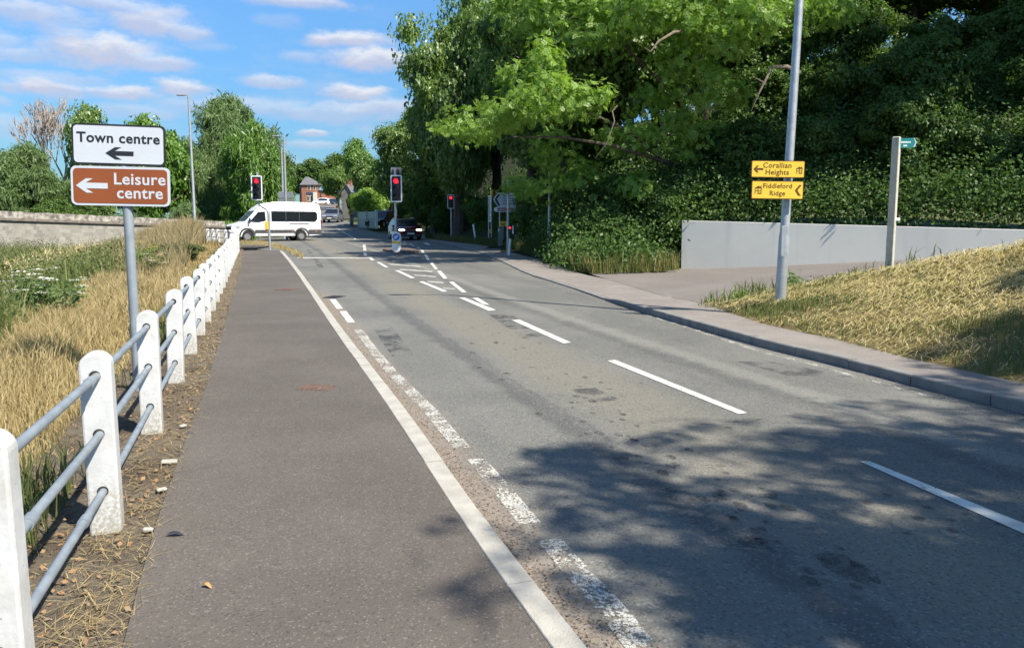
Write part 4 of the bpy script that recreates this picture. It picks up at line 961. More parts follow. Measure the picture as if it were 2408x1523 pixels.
# corner verge at the end of the path
n = 2200; u = rng.uniform(566, 712, n); vv_ = np.interp(u, [566, 620, 665, 712], [570.5, 573, 583, 604]) + rng.normal(0, 2.2, n); pts = np.array([G(a, b) for a, b in zip(u, vv_)])
tag(blades('corner_grass', pts[:, 0], pts[:, 1], pts[:, 2] - .02, rng.uniform(.05, .24, n), np.full(n, .02), np.full(n, .5), STRAW, 17), 'dry grass growing on the corner at the end of the path', 'grass')
# bright reed bank behind the van
n = 9000; u = rng.uniform(380, 600, n); yy = rng.uniform(57, 66, n); pts = np.array([ground_at(a, b) for a, b in zip(u, yy)])
tag(blades('river_reeds', pts[:, 0], pts[:, 1], np.full(n, .2), rng.uniform(.9, 1.7, n), np.full(n, .07), np.full(n, .35), LEAF_VIV, 18), 'bright green reeds behind the white van', 'reeds')
#--PART3--
# ------------------------------------------------------------------ white post and rail fence
FB = [G(253, 1236), G(351, 1029), G(413, 899), G(449, 827)]
f0 = FB[0]; fd = (FB[3] - FB[0]); sp = fd.length / 3; fd.normalize()
FP = [f0 + fd * sp * k for k in range(-2, 4)]
p1 = at(2, 1350, 2.42); FP[1] = Vector((p1.x, p1.y, 0)); FP[0] = FP[1] * 2 - f0 * 1.0
target_end = ground_at(557, 35.0)
npst = 17
for k in range(1, npst + 1):
    p = FP[5].lerp(Vector((target_end.x, target_end.y, 0)), k / npst); FP.append(p)
CORN = [(549, 36.4), (540, 37.6), (530, 38.8), (512, 40.2), (500, 41.4), (487, 42.4), (472, 43.3), (457, 44.2), (440, 45.0)]
FP += [ground_at(u, Y) for u, Y in CORN]
FP = [Vector((p.x, p.y, float(T(p.y)) - .02)) for p in FP]
fence = empty('post_and_rail_fence', FP[2], 0, 'white concrete post fence with three grey pipe rails along the footpath', 'fence')
def local(p): return Vector(p) - FP[2]
pw, pt_, phh = .15, .115, .955
prof = [(-pw / 2, -.35), (pw / 2, -.35), (pw / 2, phh - pw * .46)] + [(pw / 2 * math.cos(R(a)), phh - pw * .46 + pw * .46 * math.sin(R(a))) for a in range(15, 180, 15)] + [(-pw / 2, phh - pw * .46)]
RH = (.835, .53, .225)
mbp = MB(); mbp.prism(prof, -pt_ / 2, pt_ / 2)
for h in RH: mbp.disc((0, h + .004), .0275, -pt_ / 2 - .0006, 18, .002, 1); mbp.disc((0, h + .004), .0275, pt_ / 2 + .0026, 18, .002, 1)  # flat dark discs paint the shade of the rail holes, nothing is cut
post0 = mbp.build('post', [WPAINT, M('rail_hole_shade', (.03, .028, .025), .9)], fence)
bm = bmesh.new(); bm.from_mesh(post0.data); es = [e for e in bm.edges if len(e.link_faces) == 2 and e.calc_face_angle(0) > R(60) and e.link_faces[0].material_index == 0]; bmesh.ops.bevel(bm, geom=es, offset=.012, segments=2, affect='EDGES', profile=.5); bm.to_mesh(post0.data); bm.free()
rr = random.Random(8)
for i, p in enumerate(FP):
    if i == 0: o = post0
    else:
        o = post0.copy(); COL.objects.link(o); o.parent = fence
    t = (FP[min(i + 1, len(FP) - 1)] - FP[max(i - 1, 0)]); a = math.atan2(t.y, t.x) - math.pi / 2
    o.location = local(p); o.rotation_euler = (R(rr.uniform(-1, 1)), R(rr.uniform(-1.2, 1.2)), a + R(rr.uniform(-2, 2)))
for h in RH:
    mb = MB(); pts = [local(p) + Vector((0, 0, h)) for p in FP]; mb.tube(pts, .0205, 12)
    for k in (1, 3, 5, 7, 10):
        q = pts[k].lerp(pts[k + 1], .86 if h > .6 else (.2 if h > .4 else .7)); d = (pts[k + 1] - pts[k]).normalized(); mb.tube([q - d * .035, q + d * .035], .026, 12)
    mb.build('rail', RAILM, fence, smooth=True)
GPOST = M('grey_painted_steel', (.24, .275, .31), .5, .15, .1, 7)
# ------------------------------------------------------------------ town centre sign
SY = 7.3
sb = ground_at(309, SY, -.2); SGN = empty('direction_sign', sb, 0, 'white Town centre sign above a brown Leisure centre sign on one grey post', 'road sign')
mb = MB(); mb.tube([(0, 0, -.3), (-.035, 0, at(290, 330, SY).z - sb.z)], .044, 20); mb.build('post', GPOST, SGN, smooth=True)
def sign_panel(parent, u, v, Y, wpx, hpx, yaw, roll, face, border, bw, name='panel', origin=None, r=.05, backc=None):
    """rounded sign plate: a border plate with the face proud of it; returns the face object, its frame is x right, z up"""
    c = at(u, v, Y); W_, H_ = .957 * wpx * Y / F, .965 * hpx * Y / F; o0 = origin
    mb = MB(); mb.prism(rrect(W_, H_, r), 0, .012); pl_ = mb.build(name, border, parent)
    pl_.location = c - o0 if parent else c; pl_.rotation_euler = (0, roll, yaw)
    mb = MB(); mb.prism(rrect(W_ - 2 * bw, H_ - 2 * bw, max(.01, r - bw * .6)), -.003, 0.002); f = mb.build('sign_face', face, pl_); return pl_, W_, H_
def arrow_left(mb, x0, x1, zc, hs, th, hl, hw, y=-.0055):
    """arrow pointing left from x1 to x0: barbed UK style head"""
    mb.prism([(x0, zc), (x0 + hl, zc + hw), (x0 + hl + hs, zc + hw), (x0 + hl * .62 + hs * .5, zc + th), (x1, zc + th), (x1, zc - th), (x0 + hl * .62 + hs * .5, zc - th), (x0 + hl + hs, zc - hw), (x0 + hl, zc - hw)], y, -.002)
k = SY / F
P1, W_, H_ = sign_panel(SGN, 279.5, 341, SY - .05, 213, 97, R(9), R(1.2), SIGNW, SIGNB, .018, 'town_panel', sb, .045)
text('Town centre', .130, SIGNB, P1, (0, -.004, .058), .0028, space=1.06)
mb = MB(); arrow_left(mb, -.118, .128, -.078, .055, .021, .085, .056); mb.build('arrow', SIGNB, P1)
P2, W_, H_ = sign_panel(SGN, 284, 438, SY - .06, 230, 94, R(6), R(1.0), SIGNBR, SIGNW, .022, 'leisure_panel', sb, .05)
text('Leisure', .150, SIGNW, P2, (.17, -.004, .062), .0026, space=1.06); text('centre', .150, SIGNW, P2, (.17, -.004, -.066), .0026, space=1.06)
mb = MB(); arrow_left(mb, -.395, -.115, -.0, .06, .026, .09, .066); mb.build('arrow', SIGNW, P2)

# ------------------------------------------------------------------ lamp columns
def lamp_column(u, v0, Y, H, label, lean=(0, 0), rb=.085, rt=.055, hb=1.25, head=True, bend=0, off=0, grp='street lamp columns', arm=.5, base=None):
    b = base if base else G(u, v0) if off is None else ground_at(u, Y, off); root = empty('street_lamp', b, 0, label, 'street lamp', grp)
    L = lambda z: Vector((lean[0] * z, lean[1] * z, z)); mb = MB()
    mb.tube([L(-.4), L(.32), L(.322), L(hb), L(hb + .09), L(H)], [rb, rb, rb * .97, rb * .97, rt * 1.15, rt * .8], 18); 
    mb.build('column', GALV, root, smooth=True)
    mb = MB(); mb.box((0, -rb * .97, .85), (.10, .012, .5), ch=.004); mb.build('hatch', GALV, root)
    if head:
        t = L(H); mb = MB(); mb.tube([t, t + Vector((-arm * .3, 0, .06)), t + Vector((-arm, 0, .05))], .03, 8); mb.box(tuple(t + Vector((-arm - .16, 0, .05))), (.5, .2, .08), ch=.03); mb.build('lantern', GALV, root)
    return root
# big one on the right, rooted in the bank
lb = at(1836, 688, 12.7); lamp = lamp_column(0, 0, 0, 8.0, 'tall pale lamp column rooted in the mown bank, carrying two yellow signs', lean=(.026, -.012), rb=.088, rt=.064, hb=.92, base=lb, arm=.9)
def yellow_sign(u, v, Y, wpx, hpx, label, body, size, kind):
    c = at(u, v, Y); root = empty('yellow_direction_sign', c, R(-2), label, 'road sign', 'yellow housing signs on the lamp column'); root.rotation_euler = (0, R(.9), R(-3))
    W_, H_ = wpx * Y / F, hpx * Y / F; mb = MB(); mb.prism(rrect(W_, H_, .02), 0, .014); mb.build('panel', SIGNYD, root)
    mb = MB(); mb.prism(rrect(W_ - .022, H_ - .022, .014), -.003, .002); mb.build('sign_face', SIGNY, root)
    mb = MB(); mb.box((.02 * (1 if kind == 'arrow' else -1), .05, H_ * .2), (.2, .07, .03)); mb.box((0, .05, -H_ * .2), (.2, .07, .03)); mb.build('bracket', GALV, root)
    for j, line in enumerate(body): text(line, size, SIGNYD, root, ((-.012 if kind == 'arrow' else .0), -.004, H_ * (.215 - .40 * j)), .0012, space=1.05)
    def house(cx, cz, s_):
        mb = MB(); y0, y1 = -.0052, -.002
        mb.prism([(cx - .62 * s_, cz + .22 * s_), (cx + .62 * s_, cz + .22 * s_), (cx + .02 * s_, cz + .62 * s_)], y0, y1); mb.prism([(cx + .34 * s_, cz + .35 * s_), (cx + .46 * s_, cz + .35 * s_), (cx + .46 * s_, cz + .62 * s_), (cx + .34 * s_, cz + .62 * s_)], y0 - .0004, y1)
        for (xa, xb, za, zb) in ((-.5, -.41, -.62, .22), (.41, .5, -.62, .22), (-.06, .04, -.62, .22), (-.41, -.06, -.2, -.11), (.04, .41, -.2, -.11), (.04, .41, -.62, -.46)): mb.prism([(cx + xa * s_, cz + za * s_), (cx + xb * s_, cz + za * s_), (cx + xb * s_, cz + zb * s_), (cx + xa * s_, cz + zb * s_)], y0 + .0002, y1)
        mb.build('house_symbol', SIGNYD, root)
    if kind == 'arrow':
        house(W_ * .40, -.012, .092); mb = MB(); mb.prism([(-W_ * .46, 0), (-W_ * .40, .055), (-W_ * .36, .055), (-W_ * .40, .015), (-W_ * .275, .015), (-W_ * .275, -.015), (-W_ * .40, -.015), (-W_ * .36, -.055), (-W_ * .40, -.055)], -.0055, -.002); mb.build('arrow', SIGNYD, root)
    else:
        house(-W_ * .37, -.0, .105); mb = MB(); mb.prism([(W_ * .335, 0), (W_ * .415, .085), (W_ * .465, .085), (W_ * .385, 0), (W_ * .455, -.085), (W_ * .405, -.085)], -.0055, -.002); mb.build('arrow', SIGNYD, root)
    return root
yellow_sign(1829.5, 398, 12.5, 122, 39, 'upper yellow sign reading Corallian Heights with a left arrow', ('Corallian', 'Heights'), .118, 'arrow')
yellow_sign(1828, 447, 12.5, 119, 42, 'lower yellow sign reading Fiddleford Ridge with a chevron', ('Fiddleford', 'Ridge'), .108, 'chevron')
lamp_column(459, 522, 47, at(443, 226, 47).z - float(T(47)) + .0, 'tall slim lamp column behind the curve of the white fence', lean=(-.012, 0), rb=.11, rt=.075, hb=1.3, arm=.3)
lamp_column(674, 522, 58, at(673, 322, 58).z - float(T(58)), 'lamp column behind the van, taller of the close pair', lean=(-.003, 0), rb=.10, rt=.085, arm=.45)
lamp_column(667.5, 522, 59, at(668, 346, 59).z - float(T(59)), 'lamp column behind the van, shorter of the close pair', lean=(-.003, 0), rb=.10, rt=.085, head=False)
lamp_column(1292, 605, 30.4, 3.3, head=False, label='grey lamp column at the wood edge whose top disappears into the leaves', rb=.082, rt=.055, hb=1.2)
# back of a road sign on the pair of columns
rt_ = empty('road_sign', ground_at(671, 58.6), 0, 'backs of two grey road signs between the pair of lamp columns', 'road sign'); z_ = at(670, 462, 58.6).z - ground_at(671, 58.6).z
mb = MB(); mb.box((-.02, .3, z_ + .12), (1.12, .03, .48), ch=.008); mb.build('upper_panel', M('sign_back', (.22, .24, .26), .6, .2), rt_); mb = MB(); mb.box((-.02, .3, z_ - .33), (1.2, .03, .3), ch=.008); mb.build('lower_panel', MATS['sign_back'], rt_)
mb = MB(); [mb.tube([(x, .36, -.3), (x, .36, z_ + .3)], .035, 8) for x in (-.3, .32)]; mb.build('post', GALV, rt_)

# ------------------------------------------------------------------ traffic signals
REDL = M('red_lamp', (.5, .005, .01), .3, emit=(1.0, .015, .035), stren=1.15)
LENS = M('dark_lens', (.012, .012, .014), .25)
WBORD = M('white_border', (.72, .74, .76), .4, 0, .04, 3)
GREYB = M('signal_back', (.13, .14, .15), .5, 0, .1, 3)
def signal_head(parent, loc, Wd, H, yaw, lit=True, border=True):
    """three aspect head, facing -y; loc is its centre"""
    board = MB(); board.prism(rrect(Wd, H, .05), .0, .02); bo = board.build('backing_board', WBORD if border else GREYB, parent); bo.location = loc; bo.rotation_euler = (0, 0, yaw)
    mb = MB(); mb.prism(rrect(Wd - .10, H - .10, .03), -.006, .004); mb.box((0, .13, 0), (.3, .22, H * .82), ch=.03); mb.build('signal_body', BLACKP, bo)
    for i in range(3):
        z = H * .28 * (1 - i); r_ = .108
        mb = MB(); mb.disc((0, z), r_, -.012, 24, .006); mb.build('lamp_lens', REDL if (i == 0 and lit) else LENS, bo)
        mb = MB(); hood = []
        for s_ in range(13):
            a = R(-15 + 210 * s_ / 12); hood.append((math.cos(a), math.sin(a)))
        V = []; 
        for (c_, s2) in hood: V += [(c_ * (r_ + .006), -.01, z + s2 * (r_ + .006)), (c_ * (r_ + .006), -.01 - (.20 if s2 > 0 else .07), z + s2 * (r_ + .002)), (c_ * (r_ + .016), -.01 - (.20 if s2 > 0 else .07), z + s2 * (r_ + .012)), (c_ * (r_ + .016), -.01, z + s2 * (r_ + .016))]
        Fq = [(i_ * 4 + j, (i_ + 1) * 4 + j, (i_ + 1) * 4 + (j + 1) % 4, i_ * 4 + (j + 1) % 4) for i_ in range(12) for j in range(4)]
        mb._add(V, Fq); mb.build('hood', BLACKP, bo, smooth=True)
    return bo
# left: cranked pole
SYL = 36.0; b = ground_at(633, SYL); b.z = at(633, 587, SYL).z; sgl = empty('traffic_signal', b, 0, 'red traffic signal on a cranked grey pole at the end of the footpath', 'traffic light', 'traffic signals at the junction')
mb = MB(); mb.tube([(0, 0, -.3)] + [at(u, v, SYL) - b for u, v in ((632.6, 530), (632.6, 510), (631.5, 500), (627.5, 492), (619, 487.5), (611, 482), (607.5, 475), (606.5, 466), (605, 440), (604.6, 405))], .057, 14); mb.build('pole', GALV, sgl, smooth=True)
signal_head(sgl, at(606.5, 442.5, SYL) - b + Vector((0, -.17, 0)), .50, 1.13, R(4))
mb = MB(); c = at(628, 530.5, SYL) - b; mb.box((c.x, -.02, c.z), (.15, .17, .38), ch=.02); mb.build('push_button_box', M('yellow_plastic', (.72, .45, .03), .4, 0, .06, 3), sgl)
# centre: signal on the island with keep left bollard
SYC = 32.6; b = ground_at(930, SYC); sgc = empty('traffic_signal', b, 0, 'red traffic signal on the central island behind the keep left bollard', 'traffic light', 'traffic signals at the junction')
mb = MB(); mb.tube([(0, 0, -.2), (.02, 0, at(930, 397, SYC).z - b.z)], .057, 14); mb.build('pole', GALV, sgc, smooth=True)
signal_head(sgc, at(933.3, 444, SYC) - b + Vector((0, -.17, 0)), .48, 1.12, R(-3))
signal_head(sgc, at(930.5, 424, SYC + .6) - b + Vector((0, .18, 0)), .46, 1.12, R(176), lit=False, border=False)
bb = at(933, 597, SYC - .7); bol = empty('keep_left_bollard', bb, 0, 'white rounded keep left bollard with a blue arrow disc on the central island', 'bollard')
bh = .84; bwid = .36
mb = MB(); mb.prism(rrect(bwid, bh, bwid * .48, 8, 0, .06 + bh / 2), -.11, .13); mb.build('shell', M('bollard_white', (.70, .71, .69), .4, 0, .08, 9), bol, bevel=.02, smooth=True)
mb = MB(); mb.disc((0, .06 + bh - .20), .15, -.112, 24, .006); mb.build('blue_disc', M('sign_blue', (.015, .11, .42), .35), bol)
mb = MB(); a = R(225); c_, s_ = math.cos(a), math.sin(a); ar = [(.1, 0), (.01, .075), (.01, .028), (-.1, .028), (-.1, -.028), (.01, -.028), (.01, -.075)]; mb.prism([(x * c_ - z * s_, .06 + bh - .20 + x * s_ + z * c_) for x, z in ar], -.121, -.117); mb.build('white_arrow', SIGNW, bol)
mb = MB(); mb.prism([(-.168, .44), (.168, .41), (.168, .54), (.08, .50), (-.168, .57)], -.1135, -.108); mb.build('yellow_panel', M('bollard_yellow', (.72, .40, .03), .4), bol)
mb = MB(); mb.tube([(0, 0, -.05), (0, 0, .12)], [.09, .07], 14); mb.build('base', BLACKP, bol)
# far right one in the shade
SYR = 57.0; b = ground_at(1061, SYR); b.z += .1; sgr = empty('traffic_signal', b, 0, 'small red traffic signal standing in the shade of the wood', 'traffic light', 'traffic signals at the junction')
mb = MB(); mb.tube([(0, 0, -.4), (0, 0, at(1060, 462, SYR).z - b.z)], .055, 12); mb.build('pole', GALV, sgr, smooth=True)
signal_head(sgr, at(1060.5, 474.5, SYR) - b + Vector((0, -.17, 0)), .50, 1.02, R(8))

# ------------------------------------------------------------------ signs and bits at the wood edge
b = ground_at(1119, 47.5); mp = empty('marker_post', b, 0, 'leaning white marker post on a dark rubber foot', 'marker post')
mb = MB(); mb.tube([(0, 0, .05), at(1113, 527, 47.5) - b], .06, 10); mb.build('post', WHITEP, mp, smooth=True); mb = MB(); mb.box((.1, 0, .04), (.75, .4, .1), ch=.03); mb.build('foot', BLACKP, mp)
Y_ = 45.0; b = ground_at(1152, Y_); pk = empty('information_sign', b, 0, 'tall narrow white sign seen almost edge on, left of the chevron sign', 'road sign')
mb = MB(); [mb.tube([(x, y, -.3), (x, y, at(1152, 462, Y_).z - b.z)], .038, 8) for x, y in ((-.07, .12), (.09, -.1))]; mb.build('post', GALV, pk)
mb = MB(); zc = at(1152, 491, Y_).z - b.z; mb.box((0, 0, zc), (.62, .03, 1.52), R(-72), ch=.006); mb.build('panel', M('sign_cream', (.62, .66, .58), .4), pk)
mb = MB(); ca, sa = math.cos(R(-72)), math.sin(R(-72))
for q in range(11): mb.box((-.02 * ca + .022 * sa, -.02 * sa - .022 * ca, zc + .66 - q * .125), (.42 - .1 * (q % 3), .006, .055), R(-72))
mb.build('small_print', SIGNB, pk)
mb = MB(); mb.box((.05, -.14, at(1154, 544, Y_).z - b.z), (.2, .1, .22), ch=.02); mb.build('yellow_box', M('dull_yellow', (.55, .42, .12), .5), pk)
mb = MB(); zt = at(1157, 451, Y_).z - b.z; mb.tube([(.12, -.1, zt - .35), (.12, -.1, zt - .12), (.12, -.1, zt + .12)], [.04, .09, .09], 10); mb.build('beacon', MATS['yellow_plastic'], pk)
Y_ = 42.0; b = ground_at(1186, Y_); ch_ = empty('chevron_direction_sign', b, 0, 'shaded white direction sign with a black chevron above a brown Leisure Centre sign', 'road sign')
mb = MB(); [mb.tube([(x, .06, -.3), (x, .06, at(1186, 458, Y_).z - b.z)], .045, 8) for x in (-.25, .72)]; mb.build('post', GALV, ch_)
k = Y_ / F; q = lambda u, v: ((u - 1186) * k, at(u, v, Y_).z - b.z)
mb = MB(); mb.prism([q(1160, 469), q(1170.5, 453.5), q(1226, 453.5), q(1226, 486), q(1171, 486)], 0, .03); pb = mb.build('upper_panel', WBORD, ch_)
mb = MB(); mb.prism([q(1162.5, 469), q(1171, 456), q(1177, 456), q(1169.5, 469), q(1177.5, 484), q(1171.5, 484)], -.006, -.001); mb.build('chevron', SIGNB, pb)
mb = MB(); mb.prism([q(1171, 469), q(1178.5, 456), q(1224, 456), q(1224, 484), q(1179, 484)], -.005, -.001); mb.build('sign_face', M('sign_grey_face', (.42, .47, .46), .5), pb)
mb = MB()
for j, (x0, x1) in enumerate(((1183, 1206), (1183, 1212), (1183, 1209), (1183, 1218))):
    x = x0
    while x < x1: w_ = 2.2 + (x * 7.3 % 2.6); c_ = q(x + w_ / 2, 460.5 + 6.2 * j); mb.box((c_[0], -.0065, c_[1]), (w_ * k * .82, .004, 2.6 * k)); x += w_
mb.build('place_names', M('sign_ink_faded', (.14, .17, .17), .6), pb)
mb = MB(); wq = (1218 - 1162) * k; cz_ = q(1190, 492.5)[1]; mb.prism(rrect(wq, 11 * k, 5 * k, 5, q(1190, 0)[0], cz_), 0, .03); pb2 = mb.build('lower_panel', WBORD, ch_)
mb = MB(); mb.prism(rrect(wq - 3 * k - 8 * k, 8 * k, 3 * k, 5, q(1191.5, 0)[0], cz_), -.006, -.001); mb.build('sign_face', SIGNBR, pb2); text('Leisure Centre', .165, SIGNW, pb2, (q(1190, 0)[0], -.008, cz_), .002)
b = ground_at(1194, 32.5); b.z = at(1194, 597, 32.5).z; bp2 = empty('signal_pole', b, 0, 'bare grey pole in front of the chevron sign with a small red pedestrian light', 'pole')
mb = MB(); mb.tube([(0, 0, -.3), (.02, 0, 3.1)], .055, 12); mb.build('pole', GALV, bp2, smooth=True)
z_ = at(1199, 540, 32.5).z - b.z; mb = MB(); mb.box((.09, .02, z_), (.16, .16, .34), ch=.02); mb.build('light_box', BLACKP, bp2); mb = MB(); mb.disc((.085, z_ + .08), .05, -.062, 16, .006); mb.build('lamp_lens', REDL, bp2); mb = MB(); mb.prism(rrect(.06, .34, .025, 4, .215, z_), -.01, .06); mb.build('backing_board', WBORD, bp2)
b2 = ground_at(1197, 32.2); b2.z = at(1197, 596, 32.3).z; ws = empty('marker_stub', b2, 0, 'short white stub post beside the foot of the bare grey pole', 'marker post'); mb = MB(); mb.tube([(0, 0, -.1), (.05, 0, .62)], [.055, .05], 10); mb.build('post', WHITEP, ws, smooth=True)
b = ground_at(1176.5, 39); gc = empty('roadside_cabinet', b, 0, 'narrow grey green roadside cabinet in the shaded undergrowth', 'cabinet'); hh = at(1176, 534, 39).z - b.z
mb = MB(); mb.box((0, 0, hh / 2 - .05), (.24, .32, hh + .1), ch=.02); mb.build('case', M('cabinet_green', (.12, .17, .15), .5, 0, .1, 5), gc); mb = MB(); mb.box((0, 0, hh + .015), (.27, .36, .03), ch=.008); mb.build('lid', MATS['cabinet_green'], gc); mb = MB(); mb.box((-.07, -.163, hh - .14), (.05, .006, .12)); mb.build('notice', WHITEP, gc)
b = ground_at(1183, 39.6); ys = empty('small_yellow_sign', b, 0, 'small yellow temporary sign behind the roadside cabinet', 'road sign'); z_ = at(1183, 526.5, 39.6).z - b.z
mb = MB(); mb.box((0, 0, z_), (.40, .02, .25), ch=.005); mb.build('panel', SIGNY, ys); mb = MB(); mb.box((0, -.012, z_ + .03), (.28, .004, .05)); mb.box((0, -.012, z_ - .05), (.2, .004, .05)); mb.build('small_print', SIGNYD, ys); mb = MB(); mb.tube([(0, .03, -.2), (0, .03, z_ + .1)], .025, 8); mb.build('post', GALV, ys)

# ------------------------------------------------------------------ white wall and fingerpost
WALLM, n_, b_, P_, o_ = new_mat('white_wall_paint')
f_ = n_.noise(P_, .5, 5, .6); s3 = n_.add('ShaderNodeCombineXYZ'); sp_ = n_.add('ShaderNodeSeparateXYZ'); n_.link(P_, sp_.inputs[0]); n_.link(sp_.outputs[0], s3.inputs[0]); n_.link(n_.math('MULTIPLY', sp_.outputs[2], .08), s3.inputs[2])
st_ = n_.noise(s3.outputs[0], 3.2, 5, .6)
c_ = n_.mix(n_.ramp(f_, .35, .7), (.73, .70, .615), (.66, .635, .565)); c_ = n_.mix(n_.ramp(st_, .52, .75, 0, .3), c_, (.45, .45, .43)); n_.put(b_.inputs['Base Color'], c_); b_.inputs['Roughness'].default_value = .75
L_ = 46.0; V = []; Fq = []; K = 46
for i in range(K + 1):
    s_ = L_ * i / K; top = EYE + .055 - .028 * min(s_, 13); p0 = W0 + WD * s_; p1 = p0 - WN * .24; bz = -1.4
    V += [(p0.x, p0.y, bz), (p0.x, p0.y, top), (p1.x, p1.y, top), (p1.x, p1.y, bz)]
Fq = [(i * 4 + j, (i + 1) * 4 + j, (i + 1) * 4 + (j + 1) % 4, i * 4 + (j + 1) % 4) for i in range(K) for j in range(4)] + [(0, 1, 2, 3), (K * 4 + 3, K * 4 + 2, K * 4 + 1, K * 4)]
mb = MB(); mb._add(V, Fq); tag(mb.build('white_wall', WALLM, bevel=.012), 'long plain white rendered retaining wall along the drive', 'wall')
fb = at(2091, 632, 13.0); fp = empty('fingerpost', fb, 0, 'square pale wooden fingerpost with one small green arm on the bank', 'footpath sign')
WOODP = M('weathered_wood', (.47, .44, .37), .8, 0, .12, 12, bump=.3, bscale=40); hpost = at(2101, 322, 13).z - fb.z
mb = MB(); mb.box((0, 0, hpost / 2 - .15), (.118, .118, hpost + .3), R(-38), ch=.012); o = mb.build('post', WOODP, fp); o.rotation_euler = (0, R(.6), 0)
mb = MB(); zf = hpost - .11; arm = [(0, -.085), (.40, -.075), (.45, 0.015), (.40, .085), (0, .075)]; mb.prism([(x, zf + z) for x, z in arm], -.012, .012); ao = mb.build('arm', M('finger_green', (.008, .135, .145), .4, 0, .06, 4), fp); ao.location = (.055, -.02, .005); ao.rotation_euler = (0, R(-2), R(20))
for (t_, zz) in (('Footpath', .012), ('', -.05)):
    if t_: pass
mb = MB()
for (x0, x1, zz) in ((.10, .29, .012), (.15, .22, -.045)):
    x = x0
    while x < x1: w_ = .022 + (x * 91 % .02); mb.box((x + w_ / 2, -.0145, zf + zz), (w_ * .8, .004, .026)); x += w_
mb.prism([(.375, zf - .07), (.39, zf - .07), (.44, zf + .012), (.39, zf + .08), (.375, zf + .08), (.42, zf + .012)], -.0165, -.0125)
mb.build('faded_lettering', M('faded_white', (.45, .52, .53), .6), ao)
mb = MB(); mb.box((.075, -.04, hpost * .62), (.03, .02, .016)); 
mb = MB(); mb.box((.07, -.045, hpost - .62 * hpost), (.10, .012, .05)); mb.build('waymark_tab', WHITEP, fp)
# ------------------------------------------------------------------ bridge wall
STONE = brick_material('bridge_stone', (.34, .32, .285), (.22, .21, .19), (.28, .265, .24), 1.7, .55, .30)
A_, B_ = at(-260, 500, 30.5), at(528, 521, 50.5); bw_ = empty('bridge_wall', (A_.x, A_.y, 0), math.atan2(B_.y - A_.y, B_.x - A_.x), 'weathered grey stone parapet of the bridge beyond the meadow', 'wall'); L_ = (B_.xy - A_.xy).length
def tops(t): return (at(-260 + 788 * 0, 484, 30.5).z) * (1 - t) + (B_.z) * t
def wall_run(z_lo, z_hi, y0, y1, name, mat, K=40, jit=0.0):
    V = []; r_ = random.Random(6)
    for i in range(K + 1):
        t = i / K; j = r_.uniform(-jit, jit); V += [(t * L_, y0, z_lo(t)), (t * L_, y0, z_hi(t) + j), (t * L_, y1, z_hi(t) + j), (t * L_, y1, z_lo(t))]
    mb = MB(); mb._add(V, [(i * 4 + j, (i + 1) * 4 + j, (i + 1) * 4 + (j + 1) % 4, i * 4 + (j + 1) % 4) for i in range(K) for j in range(4)] + [(0, 1, 2, 3), (K * 4 + 3, K * 4 + 2, K * 4 + 1, K * 4)]); return mb.build(name, mat, bw_)
wall_run(lambda t: -1.8, lambda t: tops(t) - .42, 0, .6, 'stonework', STONE)
wall_run(lambda t: tops(t) - .42, lambda t: tops(t) - .30, -.10, .65, 'string_course', M('dark_weathered_stone', (.17, .15, .13), .95, 0, .3, 4, bump=.6, bscale=12), jit=.012)
wall_run(lambda t: tops(t) - .30, lambda t: tops(t), -.02, .55, 'coping', M('lichen_stone', (.46, .43, .38), .95, 0, .4, 3.5, bump=.8, bscale=9, col2=(.12, .105, .095)), 90, .022)
# ------------------------------------------------------------------ covers, debris on the path
RUST = M('rusty_iron', (.15, .095, .075), .85, .2, .35, 25, bump=.6, bscale=120)
def cover(u, v, wpx, dpx, name, label, cat, mat, off=.003, rz=0):
    c = G(u, v, off); w_ = wpx * c.y / F; y0, y1 = G(u, v + dpx / 2).y, G(u, v - dpx / 2).y; root = empty(name, c, rz, label, cat); mb = MB()
    mb.box((0, 0, 0), (w_, abs(y1 - y0), .008), ch=.003); mb.build('frame', mat, root); mb = MB()
    for q_ in range(7): mb.box((-w_ / 2 + w_ * (q_ + .5) / 7, 0, .0055), (w_ * .06, abs(y1 - y0) * .82, .005))
    mb.build('ribs', mat, root); return root
cover(744, 911, 82, 13, 'access_cover', 'small rusty rectangular cover set in the footpath', 'cover', RUST, rz=R(-8))
cover(676, 680, 44, 5, 'access_cover', 'second rusty cover far up the footpath', 'cover', RUST, rz=R(-12))
cover(786, 698, 34, 6, 'drain_grate', 'dark drain grate in the gutter by the left kerb', 'drain', M('dark_iron', (.04, .04, .045), .6, .5), ROADZ + .004, R(-17))
def flat_leaf(u, v, L, mat, label, rz, name='fallen_leaf', cat='leaf'):
    c = G(u, v, .004); V = []; n = 8; mb = MB(); top = []; bot = []
    for i in range(n + 1): t = i / n; w_ = math.sin(math.pi * t) ** .7 * L * .2; z = .012 * math.sin(t * 4); top.append((L * (t - .5), w_, z + .008)); bot.append((L * (t - .5), -w_, z + .006))
    for i in range(n): mb.poly([top[i], top[i + 1], bot[i + 1], bot[i]])
    o = mb.build(name, mat); o.location = c; o.rotation_euler = (0, 0, rz); tag(o, label, cat)
flat_leaf(487, 1382, .05, M('orange_leaf', (.42, .19, .06), .7), 'single orange dead leaf lying on the footpath', R(-15))
flat_leaf(412, 1259, .085, M('dark_feather', (.03, .03, .035), .6), 'dark feather lying on the footpath edge', R(12), 'feather', 'feather')
